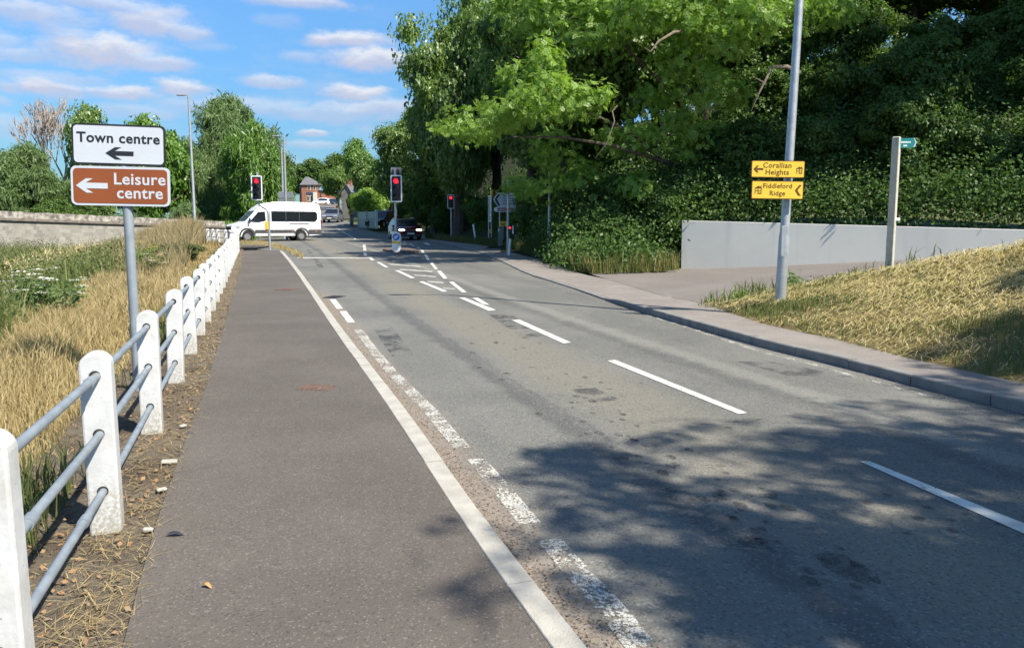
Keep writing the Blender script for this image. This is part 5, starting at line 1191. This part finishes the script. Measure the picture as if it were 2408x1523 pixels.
for i, (u, v, L, a, lab) in enumerate(((398, 1088, .10, 20, 'pale stone chip at the path edge nearest the fourth post'), (380, 1155, .06, 50, 'pale stone chip at the path edge, middle one'), (348, 1248, .05, 10, 'pale stone chip at the path edge by the second post foot'), (430, 1003, .06, 70, 'pale stone chip at the path edge, farthest of four'))):
    c = G(u, v, .005); mb = MB(); mb.box((0, 0, .006), (L, L * .55, .02), ch=.006); o = mb.build('stone_chip', CONC); o.location = c; o.rotation_euler = (0, R(4), R(a)); tag(o, lab, 'stone', 'pale stone chips along the path edge')
# ------------------------------------------------------------------ flowering plants
UMB = M('white_umbel', (.72, .72, .62), .8, 0, .1, 30); YFL = M('yellow_flower', (.78, .55, .02), .7, 0, .12, 30); STEM = M('green_stem', (.10, .16, .05), .7, 0, .2, 20)
def flower_plant(name, pos, label, grp, n, H, spread, fmat, fr, leafm, seed, flat=True, leaves=60, cat='plant'):
    root = empty(name, pos, 0, label, cat, grp); r_ = random.Random(seed); st = MB(); fl = MB(); lp = []
    for i in range(n):
        a = r_.uniform(0, 6.28); d = spread * r_.random() ** .6; h = H * r_.uniform(.65, 1.0) * (1 - .25 * d / spread); tip = Vector((math.cos(a) * d, math.sin(a) * d, h)); st.tube([(tip.x * .2, tip.y * .2, -.1), tip * .6, tip], [.006, .005, .004], 5)
        R_ = fr * r_.uniform(.6, 1.15)
        for q_ in range(22 if flat else 14):
            b_ = r_.uniform(0, 6.28); e = R_ * r_.random() ** .5; c = tip + Vector((math.cos(b_) * e, math.sin(b_) * e, (.25 * (R_ - e) if flat else r_.uniform(-.4, .4) * R_))); s_ = R_ * r_.uniform(.12, .22)
            fl.poly([c + Vector((s_ * math.cos(w_ * 1.047 + b_), s_ * math.sin(w_ * 1.047 + b_), r_.uniform(-.2, .2) * s_)) for w_ in range(6)])
        for q_ in range(leaves // n + 1): lp.append(tip * r_.uniform(.15, .85) + Vector((r_.uniform(-.08, .08), r_.uniform(-.08, .08), 0)))
    flat = flat
    st.build('stems', STEM, root); fl.build('flowers', fmat, root)
    lp = np.array([tuple(p) for p in lp]); rg = np.random.default_rng(seed); o = scatter_leaves('leaves', lp, nrm(np.array([0, -.2, .9]) + rg.normal(size=(len(lp), 3)) * .4), H * .075, leafm, seed, 8, .07); o.parent = root; del o['kind']
    return root
def gpos(u, Y): 
    p = ground_at(u, Y); return Vector((p.x, p.y, float(verge_z(p.x, p.y)) if p.x < -1.5 else p.z))
UG = 'white flower heads in the meadow'; YG = 'yellow ragwort in the meadow'
flower_plant('hogweed', gpos(95, 12.6), 'large white flowered hogweed clump at left in front of the meadow', UG, 24, 1.0, .72, UMB, .12, LEAF_WIL, 1, leaves=260)
flower_plant('hogweed', gpos(352, 21.5), 'white flowered clump just below the yellow ragwort', UG, 7, .85, .5, UMB, .10, OLIVE, 2, leaves=120)
flower_plant('ragwort', gpos(335, 23.5), 'largest yellow ragwort clump, right of the sign post', YG, 14, 1.15, .55, YFL, .11, LEAF_MID, 3, False, leaves=160)
flower_plant('ragwort', gpos(238, 24), 'small yellow ragwort just left of the sign post', YG, 4, 1.0, .3, YFL, .1, OLIVE, 4, False, leaves=70)
flower_plant('ragwort', gpos(60, 24), 'small yellow ragwort in front of the bridge wall at far left', YG, 5, 1.0, .5, YFL, .09, OLIVE, 5, False, leaves=90)
flower_plant('ragwort', gpos(112, 21), 'yellow ragwort between the hogweed and the bridge wall', YG, 4, .95, .4, YFL, .09, OLIVE, 6, False, leaves=70)
def bpos(u, Y): cx_ = (u - CU) / F; p = ground_at(u, (WN.x * a2.x + WN.y * a2.y + .22) / (WN.x * cx_ + WN.y)); return Vector((p.x, p.y, float(bank_z(p.x, p.y)) - .02))
DG = 'weeds on the crest of the bank'
flower_plant('wild_carrot', bpos(1922, 15.2), 'white flower head on the bank crest just right of the lamp column', DG, 3, .42, .10, UMB, .05, OLIVE, 7, leaves=40)
flower_plant('wild_carrot', bpos(1998, 15.6), 'white flower head on the bank crest left of the fingerpost', DG, 3, .42, .14, UMB, .045, OLIVE, 8, leaves=40)
flower_plant('leafy_weed', G(1738, 722, .06) + Vector((0, 0, -.03)), 'bright leafy weed at the pointed foot of the bank', DG, 4, .46, .16, UMB, .012, LEAF_YEL, 9, leaves=110)
flower_plant('leafy_weed', bpos(1868, 13.6), 'tall thin weed against the white wall beside the lamp column', DG, 3, .6, .12, YFL, .02, LEAF_MID, 10, leaves=90)
flower_plant('leafy_weed', bpos(2160, 15.0), 'leafy green weeds on the bank crest right of the fingerpost', DG, 6, .42, .5, UMB, .01, LEAF_MID, 11, leaves=220)
flower_plant('leafy_weed', bpos(2275, 15.5), 'leafy green weeds on the bank crest near the right edge', DG, 6, .42, .5, UMB, .01, LEAF_YEL, 12, leaves=200)
p = ground_at(1545, 27.0); flower_plant('grass_tuft', Vector((p.x, p.y, p.z - .05)), 'arching dry grass tuft by the left end of the white wall', None, 5, 1.0, .5, M('dry_seed', (.35, .25, .12), .9), .05, STRAW, 13, False, leaves=60)
cu_ = [(1210, 36.5), (1248, 34.5), (1262, 34), (1330, 30.5)]
for i, (u, Y) in enumerate(cu_):
    p = ground_at(u, Y); flower_plant('cow_parsley', Vector((p.x, p.y, p.z - .05)), ['shaded white flowers right of the bare grey pole', 'shaded white flowers between the bare pole and the grey lamp column', 'shaded white flowers just left of the grey lamp column', 'shaded white flowers just right of the grey lamp column'][i], 'shaded white flowers below the wood', 4, 1.15, .35, UMB, .09, LEAF_DARK, 20 + i, leaves=60)
# ------------------------------------------------------------------ vehicles
def car_shell(outline, hw, wf, ys=(1, .955, .85, .5, 0), inset=.05):
    """side outline (x,z) swept across the width; wf(x,z) narrows it"""
    cx = sum(p[0] for p in outline) / len(outline); cz = sum(p[1] for p in outline) / len(outline); n = len(outline)
    sl = list(ys) + [-q for q in reversed(ys) if q > 0]; V = []
    for s_ in sl:
        for (x, z) in outline:
            if abs(s_) == 1: x_, z_ = x - inset * (1 if x > cx else -1) * min(1, abs(x - cx) / 1.2), z - (inset if z > .9 else 0) * min(1, max(0, (z - .9) / .3))
            else: x_, z_ = x, z
            V.append((x_, s_ * hw * wf(x, z), z_))
    m = len(sl); Fq = [(j * n + i, j * n + (i + 1) % n, (j + 1) * n + (i + 1) % n, (j + 1) * n + i) for j in range(m - 1) for i in range(n)] + [tuple(range(n)), tuple(range((m - 1) * n + n - 1, (m - 1) * n - 1, -1))]
    mb = MB(); mb._add(V, Fq); return mb
def arch(xc, r_, z0, k=9): return [(xc + r_ * math.cos(R(180 - 180 * i / k)), z0 + r_ * math.sin(R(180 - 180 * i / k))) for i in range(k + 1)]
def side_patch(parent, name, pts, hw, wf, mat, off=.008, sides=(1, -1), th=.01):
    obs = []
    for s_ in sides:
        V = [(x, s_ * (hw * wf(x, z) + off), z) for x, z in pts] + [(x, s_ * (hw * wf(x, z) - th), z) for x, z in pts]; n = len(pts)
        mb = MB(); mb._add(V, [tuple(range(n)), tuple(range(2 * n - 1, n - 1, -1))] + [(i, (i + 1) % n, n + (i + 1) % n, n + i) for i in range(n)]); obs.append(mb.build(name, mat, parent))
    return obs
def slope_patch(parent, name, a, b, wa, wb, mat, off=.012):
    """glass laid on the slope from a (x,z) to b with half-widths wa, wb"""
    d = Vector((b[0] - a[0], 0, b[1] - a[1])); nn = Vector((-d.z, 0, d.x)).normalized(); nn = nn if nn.z > 0 or True else -nn
    if nn.z < 0: nn = -nn
    A, B = Vector((a[0], 0, a[1])) + nn * off, Vector((b[0], 0, b[1])) + nn * off; lo = [A + Vector((0, -wa, 0)), A + Vector((0, wa, 0)), B + Vector((0, wb, 0)), B + Vector((0, -wb, 0))]; V = lo + [v - nn * .02 for v in lo]
    mb = MB(); mb._add(V, [(0, 1, 2, 3), (7, 6, 5, 4)] + [(i, (i + 1) % 4, 4 + (i + 1) % 4, 4 + i) for i in range(4)]); return mb.build(name, mat, parent)
ALLOY = M('wheel_silver', (.42, .43, .44), .35, .7, .1, 6)
def wheel(parent, x, y, r_, wd, s_):
    mb = MB(); rp = [(r_ * .62, -wd / 2), (r_ * .93, -wd / 2), (r_, -wd / 2 + .03), (r_, wd / 2 - .03), (r_ * .93, wd / 2), (r_ * .62, wd / 2)]; n = 24
    V = [(a * math.cos(2 * math.pi * k / n), b, a * math.sin(2 * math.pi * k / n)) for a, b in rp for k in range(n)]; mb._add(V, [(j * n + k, j * n + (k + 1) % n, ((j + 1) % 6) * n + (k + 1) % n, ((j + 1) % 6) * n + k) for j in range(6) for k in range(n)])
    wo_ = mb.build('wheel', TYRE, parent, smooth=True); wo_.location = (x, y, r_)
    mb = MB(); V = []; mb.disc((0, 0), r_ * .63, s_ * wd * .30, 20, .03); mb.disc((0, 0), r_ * .2, s_ * wd * .44, 12, .03)
    for k in range(5): a = 2 * math.pi * k / 5; mb.box((r_ * .36 * math.cos(a), s_ * wd * .36, r_ * .36 * math.sin(a)), (.06, .03, .06)) 
    mb.build('rim', ALLOY, wo_, smooth=True); return wo_
LAMPON = M('headlamp_lit', (.9, .9, .9), .2, emit=(1, .97, .9), stren=2.6); LAMPOFF = M('headlamp_clear', (.55, .58, .62), .12, .3); PLATE = M('number_plate', (.75, .75, .7), .4); CHAR = M('charcoal_trim', (.045, .046, .05), .6)
def make_car(name, pos, heading, label, paint, kind='hatch', lights=False, grp=None, cat='car', L=4.25, Wd=1.8, H=1.55):
    root = empty(name, pos, heading, label, cat, grp); hw = Wd / 2; h = H; wb = L * .61; xf, xr = L * .5 - .86, L * .5 - .86 - wb; wr = .33 if kind != 'suv' else .37; ar = wr + .05
    f = L / 2
    ol = [(-f + .04, .30)] + arch(xr, ar, .26) + arch(xf, ar, .26) + [(f - .06, .26), (f, .42), (f - .02, .66), (f - .14, .80), (f - .95, .98), (f - 1.05, 1.0), (f - 1.82, h - .06), (f - 2.2, h), (-f + 1.0, h - .01), (-f + .45, h - .12), (-f + .10, .98), (-f, .9), (-f - .0, .45)]
    wf = lambda x, z: (1 - .05 * max(0, abs(x) - f + .7) / .7 * 1.6) * (1 if z < .95 else 1 - .20 * (z - .95) / max(.01, h - .95))
    car_shell(ol, hw, wf).build('body', paint, root, smooth=True)
    bt = 1.0
    slope_patch(root, 'windscreen', (f - 1.10, bt + .04), (f - 1.80, h - .07), hw * .86, hw * .70, MATS['glass'])
    slope_patch(root, 'rear_window', (-f + .16, 1.06), (-f + .42, h - .17), hw * .78, hw * .66, MATS['glass'])
    side_patch(root, 'side_window', [(f - 1.25, bt + .03), (f - 1.86, h - .13), (f - 2.3, h - .09), (-f + 1.1, h - .11), (-f + .6, h - .25), (-f + .5, bt + .06)], hw, wf, MATS['glass'])
    side_patch(root, 'sill', [(xr + ar + .02, .27), (xf - ar - .02, .27), (xf - ar - .02, .40), (xr + ar + .02, .40)], hw, wf, CHAR, .012)
    for s_ in (1, -1):
        wheel(root, xf, s_ * (hw - .11), wr, .2, s_); wheel(root, xr, s_ * (hw - .11), wr, .2, s_)
        mb = MB(); c = (f - .13, s_ * hw * .70, .73); mb.box(c, (.30, hw * .44, .13), R(-16 * s_), ch=.04); mb.build('headlight', LAMPON if lights else LAMPOFF, root)
        mb = MB(); mb.box((f - 1.35, s_ * (hw + .08), 1.02), (.1, .2, .14), ch=.03); mb.build('door_mirror', paint, root)
        mb = MB(); mb.box((-f + .06, s_ * hw * .78, .85), (.12, .25, .2), ch=.03); mb.build('tail_light', M('tail_red', (.25, .01, .01), .3), root)
    mb = MB(); mb.box((f + .002, 0, .62), (.05, hw * 1.0, .13), ch=.02); mb.build('grille', BLACKP, root); mb = MB(); mb.box((f - .005, 0, .34), (.05, hw * 1.5, .16), ch=.03); mb.build('lower_bumper', CHAR, root)
    mb = MB(); mb.box((f + .025, 0, .48), (.015, .52, .115)); mb.build('number_plate', PLATE, root)
    if kind == 'rails':
        for s_ in (1, -1): mb = MB(); mb.tube([(f - 2.0, s_ * hw * .74, h - .02), (f - 2.2, s_ * hw * .74, h + .06), (-f + 1.1, s_ * hw * .74, h + .06), (-f + .9, s_ * hw * .74, h - .02)], .02, 6); mb.build('roof_rail', ALLOY, root)
    return root
def face_cam(p, extra=0): return math.atan2(-p.y, -p.x) + R(extra)
p = G(960, 562.5, ROADZ); p = ground_at(951, 57.5, ROADZ); make_car('car', p, face_cam(p, 12), 'dark red hatchback with lit headlights coming towards the junction', M('dark_red_paint', (.12, .006, .012), .25, .2, .05, 2, coat=.6), 'rails', True)
p = ground_at(783.5, 93, ROADZ); make_car('car', p, face_cam(p, -12), 'grey silver car coming down the village road', M('silver_paint', (.22, .23, .27), .25, .5, .05, 2, coat=.6), 'hatch', False, H=1.6, Wd=1.84)
p = ground_at(755, 205, ROADZ); make_car('parked_car', p, R(198), 'white off road car parked in front of the pub', WHITEP, 'suv', False, 'cars parked at the pub', L=4.5, H=1.75, Wd=1.85)
p = ground_at(774, 212, ROADZ); make_car('parked_car', p, R(215), 'dark blue car parked right of the white off road car', M('navy_paint', (.02, .03, .06), .25, .3, .05, 2, coat=.5), 'hatch', False, 'cars parked at the pub')
p = ground_at(903, 78); make_car('parked_car', p, R(-115), 'dark car half hidden in the lane behind the black bollards', M('black_paint', (.012, .014, .02), .25, .3, .05, 2, coat=.5), 'suv', False, H=1.8)
# the white minibus turning at the junction
VY = 54.5; vp = at(645, 563.5, VY); vp.z = float(T(VY)) + ROADZ; VH = R(180 + 34)
van = empty('minibus', vp, VH, 'white minibus with dark side windows turning at the junction', 'minibus'); f = 3.12; hw = 1.0; h = 2.72
xf, xr = f - 1.02, f - 1.02 - 3.75; wr = .36; ar = .45
ol = [(-f, .42)] + arch(xr, ar, .36) + arch(xf, ar, .36) + [(f - .16, .30), (f, .42), (f, .92), (f - .06, 1.06), (f - .20, 1.16), (f - .88, 1.34), (f - 1.62, 2.12), (f - 1.80, 2.28), (f - 2.25, 2.58), (f - 2.75, 2.68), (f - 3.4, h), (-f + .5, h - .02), (-f + .12, h - .14), (-f + .02, 2.2), (-f, 1.0)]
wfv = lambda x, z: (1 - .13 * max(0, x - f + 1.0)) * (1 if z < 1.3 else 1 - .13 * (z - 1.3) / 1.4)
car_shell(ol, hw, wfv, inset=.07).build('body', WHITEP, van, smooth=True)
slope_patch(van, 'windscreen', (f - .93, 1.39), (f - 1.60, 2.09), hw * .86, hw * .80, M('windscreen_glass', (.03, .07, .13), .06, 0, .1, 2, spec=.8))
side_patch(van, 'front_side_window', [(f - 1.18, 1.36), (f - 1.78, 2.02), (f - 2.25, 2.05), (f - 2.28, 1.42), (f - 1.72, 1.30)], hw, wfv, MATS['glass'])
side_patch(van, 'window_post', [(f - 2.36, 1.40), (f - 2.36, 2.06), (f - 2.64, 2.07), (f - 2.64, 1.40)], hw, wfv, M('grey_window_post', (.42, .41, .40), .5), .006)
for s_ in (1, -1):
    g_ = side_patch(van, 'side_window', [(f - 2.68, 1.38), (f - 2.68, 2.08), (-f + .42, 2.06), (-f + .30, 1.96), (-f + .30, 1.52), (-f + .46, 1.38)], hw, wfv, MATS['glass'], .012, (s_,))[0]
    side_patch(g_, 'window_joint', [(-.55, 1.39), (-.55, 2.06), (-.585, 2.06), (-.585, 1.39)], hw, wfv, CHAR, .018, (s_,)); side_patch(g_, 'window_joint', [(-1.5, 1.39), (-1.5, 2.06), (-1.535, 2.06), (-1.535, 1.39)], hw, wfv, CHAR, .018, (s_,))
side_patch(van, 'lower_trim', [(xf - ar - .02, .66), (xf - ar - .08, .80), (xr + ar + .08, .80), (xr + ar + .02, .66), (xr + ar, .55), (xf - ar, .55)], hw, wfv, CHAR, .018)
side_patch(van, 'rear_trim', [(xr - ar, .46), (xr - ar - .06, .80), (-f + .02, .80), (-f + .02, .44)], hw, wfv, CHAR, .018)
side_patch(van, 'side_step', [(xf - ar - .05, .36), (xf - ar - .05, .50), (xr + ar + .05, .50), (xr + ar + .05, .36)], hw, wfv, M('step_silver', (.55, .56, .57), .4, .3), .06)
side_patch(van, 'door_gap', [(f - 2.31, .82), (f - 2.31, 2.1), (f - 2.328, 2.1), (f - 2.328, .82)], hw, wfv, CHAR, .004)
side_patch(van, 'door_gap', [(f - 3.7, .82), (f - 3.7, 1.36), (f - 3.718, 1.36), (f - 3.718, .82)], hw, wfv, CHAR, .004)
side_patch(van, 'slide_rail', [(-.8, 1.20), (-.8, 1.235), (-2.2, 1.235), (-2.2, 1.20)], hw, wfv, CHAR, .014)
for xc in (xf, xr):
    o_, i_ = arch(xc, ar + .10, .40), list(reversed(arch(xc, ar - .01, .40))); side_patch(van, 'wheel_arch', o_ + i_, hw, wfv, CHAR, .03)
for s_ in (1, -1):
    wheel(van, xf, s_ * (hw - .13), wr, .22, s_); wheel(van, xr, s_ * (hw - .13), wr, .22, s_)
    mb = MB(); mb.box((f - .30, s_ * hw * .76, 1.02), (.62, .30, .22), R(-22 * s_), ch=.05); mb.build('headlight', LAMPOFF, van)
    mb = MB(); mb.box((f - 1.15, s_ * (hw + .14), 1.42), (.12, .22, .36), ch=.05); mb.build('door_mirror', CHAR, van)
    mb = MB(); mb.box((-f + .03, s_ * (hw - .07), 1.15), (.1, .12, .7), ch=.03); mb.build('tail_light', MATS['tail_red'], van)
    mb = MB(); [mb.box((x, s_ * (hw + .022), .68), (.12, .012, .04)) for x in (.75, -1.0, -2.7)]; mb.build('side_marker', M('amber_marker', (.6, .2, .03), .4), van)
mb = MB(); mb.box((f - .01, 0, .80), (.06, 1.30, .44), ch=.06); mb.build('grille', BLACKP, van); mb = MB(); mb.box((f - .02, 0, .42), (.08, 1.75, .22), ch=.05); mb.build('lower_bumper', CHAR, van); mb = MB(); mb.box((f + .03, 0, .56), (.02, .52, .115)); mb.build('number_plate', PLATE, van); mb = MB(); mb.box((f + .022, 0, .93), (.02, .22, .09), ch=.008); mb.build('front_badge', M('badge_blue', (.05, .1, .25), .3), van)
# ------------------------------------------------------------------ village: pub, cottage, garden fence, bollards
BRICK = brick_material('red_brick', (.36, .13, .07), (.26, .10, .06), (.32, .28, .24), 9); SLATE = M('slate_roof', (.13, .125, .13), .7, 0, .2, 3); BLUER = M('blue_grey_roof', (.13, .20, .27), .6, 0, .12, 3); CREAM = M('cream_stone', (.62, .58, .48), .7); CSTONE = M('cottage_stone', (.20, .185, .165), .9, 0, .25, 2.5)
PY = 228.0; pg = ground_at(730, PY); pub = empty('pub', pg, 0, 'brick pub with a grey hipped roof and a blue roofed wing up the hill', 'building'); k = PY / F
q = lambda u, v: ((u - 730) * k, at(u, v, PY).z - pg.z)
x0, x1 = q(711, 0)[0], q(748, 0)[0]; ze = q(0, 434)[1]; zr = q(0, 414)[1]; zb = -1.5
mb = MB(); mb.box(((x0 + x1) / 2, 4, (ze + zb) / 2), (x1 - x0, 8, ze - zb)); mb.build('wall', BRICK, pub)
mb = MB(); e = .45; mb._add([(x0 - e, -e, ze - .1), (x1 + e, -e, ze - .1), (x1 + e, 8 + e, ze - .1), (x0 - e, 8 + e, ze - .1), (x0 + .5, 3.0, zr), (x0 + .9, 5, zr)], [(0, 1, 5, 4), (1, 2, 5), (2, 3, 5), (3, 0, 4, 5)] if False else [(0, 1, 4), (1, 5, 4), (1, 2, 5), (2, 3, 5), (3, 0, 4), (3, 4, 5), (0, 3, 2, 1)]); mb.build('roof', SLATE, pub)
def window(u0, v0, u1, v1, y=-.02, parent=pub, fr=CREAM, name='window', qq=q):
    (xa, za), (xb, zb_) = qq(u0, v0), qq(u1, v1); mb = MB(); mb.box(((xa + xb) / 2, y, (za + zb_) / 2), (xb - xa, .12, za - zb_)); w_ = mb.build(name, fr, parent); mb = MB(); mb.box(((xa + xb) / 2, y - .06, (za + zb_) / 2), ((xb - xa) * .62, .04, (za - zb_) * .78)); mb.build('pane', MATS['glass'], w_)
window(725.5, 436, 732.5, 447); window(739, 436, 745, 447); window(723, 460, 729, 474); window(731, 460, 737.5, 474)
(xa, za), (xb, zb2) = q(723, 452), q(738, 457); mb = MB(); mb.box(((xa + xb) / 2, -.08, (za + zb2) / 2), (xb - xa, .1, za - zb2)); mb.build('name_board', M('board_blue', (.05, .07, .14), .5), pub)
mb = MB(); (xa, za), (xb, zb2) = q(739, 452), q(747, 474); mb.box(((xa + xb) / 2, -.35, (za + zb2) / 2), (xb - xa, .7, za - zb2)); mb.build('porch', CREAM, pub)
xa, xb = q(748.5, 0)[0], q(775, 0)[0]; zw = q(0, 447)[1]; mb = MB(); mb.box(((xa + xb) / 2, 4.5, (zw + zb) / 2), (xb - xa, 7, zw - zb)); mb.build('wing_wall', brick_material('orange_brick', (.42, .15, .075), (.33, .12, .06), (.34, .28, .24), 9), pub)
zt = q(0, 434)[1]; mb = MB(); mb._add([(xa + .01, .6, zw - .05), (xb + .4, .6, zw - .05), (xb + .4, 8.4, zw - .05), (xa + .01, 8.4, zw - .05), (xa + .01, 4.5, zt + .3), (xb - 2.6, 4.5, zw + .9)], [(0, 1, 5, 4), (1, 2, 5), (2, 3, 4, 5), (3, 0, 4), (0, 3, 2, 1)]); mb.build('wing_roof', BLUER, pub)
mb = MB(); (xa, za), (xb, zb2) = q(752, 452), q(755, 476); mb.box(((xa + xb) / 2, .98, (za + zb2) / 2), (xb - xa, .1, za - zb2)); mb.build('wing_door', CHAR, pub)
xa, xb = q(704, 0)[0], q(711, 0)[0]; z1 = q(0, 441)[1]; mb = MB(); mb.box(((xa + xb) / 2, 4, (z1 + zb) / 2), (xb - xa - .02, 6, z1 - zb)); mb.build('side_wing', BRICK, pub); mb = MB(); mb._add([(xa - .3, .7, z1), (xb - .01, .7, z1), (xb - .01, 7.3, z1), (xa - .3, 7.3, z1), (xb - .01, 4, z1 + 1.4), (xa + .4, 4, z1 + 1.0)], [(0, 1, 4, 5), (1, 2, 4), (2, 3, 5, 4), (3, 0, 5), (0, 3, 2, 1)]); mb.build('side_roof', BLUER, pub)
CY_ = 122.0; cg = ground_at(815, CY_); cot = empty('cottage', cg, R(-14), 'small grey stone cottage with a steep gable beside the village road', 'building'); k2 = CY_ / F; q2 = lambda u, v: ((u - 815) * k2, at(u, v, CY_).z - cg.z)
xa, xb = q2(803, 0)[0], q2(826, 0)[0]; z1 = q2(0, 453)[1]; z2 = q2(0, 436)[1]
mb = MB(); mb.prism([(xa, -1), (xb, -1), (xb, z1), ((xa + xb) / 2 + .2, z2), (xa, z1)], 0, 7); mb.build('wall', CSTONE, cot)
xm = (xa + xb) / 2 + .2; mb = MB(); th = .12
mb.prism([(xa - .25, z1 - .12), (xm, z2 + .06), (xm, z2 + .2), (xa - .32, z1 + .02)], -.2, 7.2); mb.prism([(xb + .25, z1 - .12), (xb + .32, z1 + .02), (xm + .002, z2 + .2), (xm + .002, z2 + .06)], -.2, 7.2); rf = mb.build('roof', SLATE, cot); mb = MB(); mb.box((xm, 1.2, z2 + .5), (.5, .5, 1.3)); mb.build('chimney', BRICK, rf)
p2 = at(872, 448, 100); cot2 = empty('cottage', ground_at(880, 100), R(-20), 'cottage with a brown tiled roof hidden behind the garden tree', 'building'); z1 = at(880, 460, 100).z - float(T(100)); mb = MB(); mb.box((0, 3, z1 / 2), (4.4, 6, z1)); mb.build('wall', CREAM, cot2); mb = MB(); mb.prism([(-2.5, z1), (2.5, z1), (0, z1 + 1.5)], -.3, 6.3); mb.build('roof', M('brown_tiles', (.22, .10, .06), .8, 0, .2, 3), cot2)
# pale green garden fence
def gfence(us, Ys, vtop, label):
    P = [ground_at(u, Y, -.05) for u, Y in zip(us, Ys)]; root = empty('garden_fence', P[0], math.atan2(P[1].y - P[0].y, P[1].x - P[0].x), label, 'fence'); L_ = (P[1] - P[0]).xy.length; hgt = at(us[0], vtop, Ys[0]).z - P[0].z
    mb = MB(); mb.box((L_ / 2, 0, hgt * .27), (L_, .05, hgt * .54)); mb.build('lower_panel', M('pale_green_paint', (.33, .38, .33), .7, 0, .1, 3), root); mb = MB(); mb.box((L_ / 2, .02, hgt * .75), (L_, .04, hgt * .40)); mb.build('upper_panel', M('lattice_green', (.42, .47, .40), .7, 0, .15, 6), root)
    mb = MB(); [mb.box((x, -.03, hgt / 2), (.14, .14, hgt * 1.06), ch=.01) for x in (0, L_ / 2)]; mb.build('post', MATS['pale_green_paint'], root); mb = MB(); mb.box((L_, -.03, hgt / 2), (.35, .2, hgt * 1.08), ch=.02); mb.build('gate_post', M('pale_post', (.58, .62, .52), .7), root)
gfence((843, 886), (80, 74), 497, 'pale green garden fence below the small pale green tree')
p = ground_at(826, 88, -.05); wl_ = empty('garden_wall', p, math.atan2(-10, 2.2), 'low dark stone garden wall along the village pavement', 'wall'); mb = MB(); mb.box((3.4, 0, .45), (6.8, .35, .95), ch=.04); mb.build('stonework', CSTONE, wl_); mb = MB(); mb.box((3.4, 0, .96), (7, .45, .1), ch=.02); mb.build('coping', M('dark_coping', (.12, .11, .10), .9), wl_)
for i, (u, vb, vt, lab) in enumerate(((876, 534, 517, 'farthest left of the four black bollards'), (882.5, 535, 518, 'second from left of the four black bollards, close to the first'), (895, 538.5, 521, 'third from left of the four black bollards'), (911, 541.5, 521, 'rightmost of the four black bollards, beside the central signal pole'))):
    p = G(u, vb); hgt = at(u, vt, p.y).z - p.z; o = empty('bollard', p, 0, lab, 'bollard', 'black bollards at the lane mouth'); mb = MB(); mb.tube([(0, 0, -.2), (0, 0, hgt * .78), (0, 0, hgt * .8), (0, 0, hgt * .93), (0, 0, hgt)], [.075, .07, .085, .085, .03], 10); mb.build('post', BLACKP, o, smooth=True); mb = MB(); mb.tube([(0, 0, hgt * .82), (0, 0, hgt * .88)], .09, 10); mb.build('band', WBORD, o)
p = ground_at(797, 150); up_ = empty('utility_pole', p, 0, 'grey utility pole beside the village road', 'pole'); mb = MB(); mb.tube([(0, 0, -.3), (0, 0, at(797, 448, 150).z - p.z)], [.16, .12], 8); mb.build('pole', BARKG, up_)
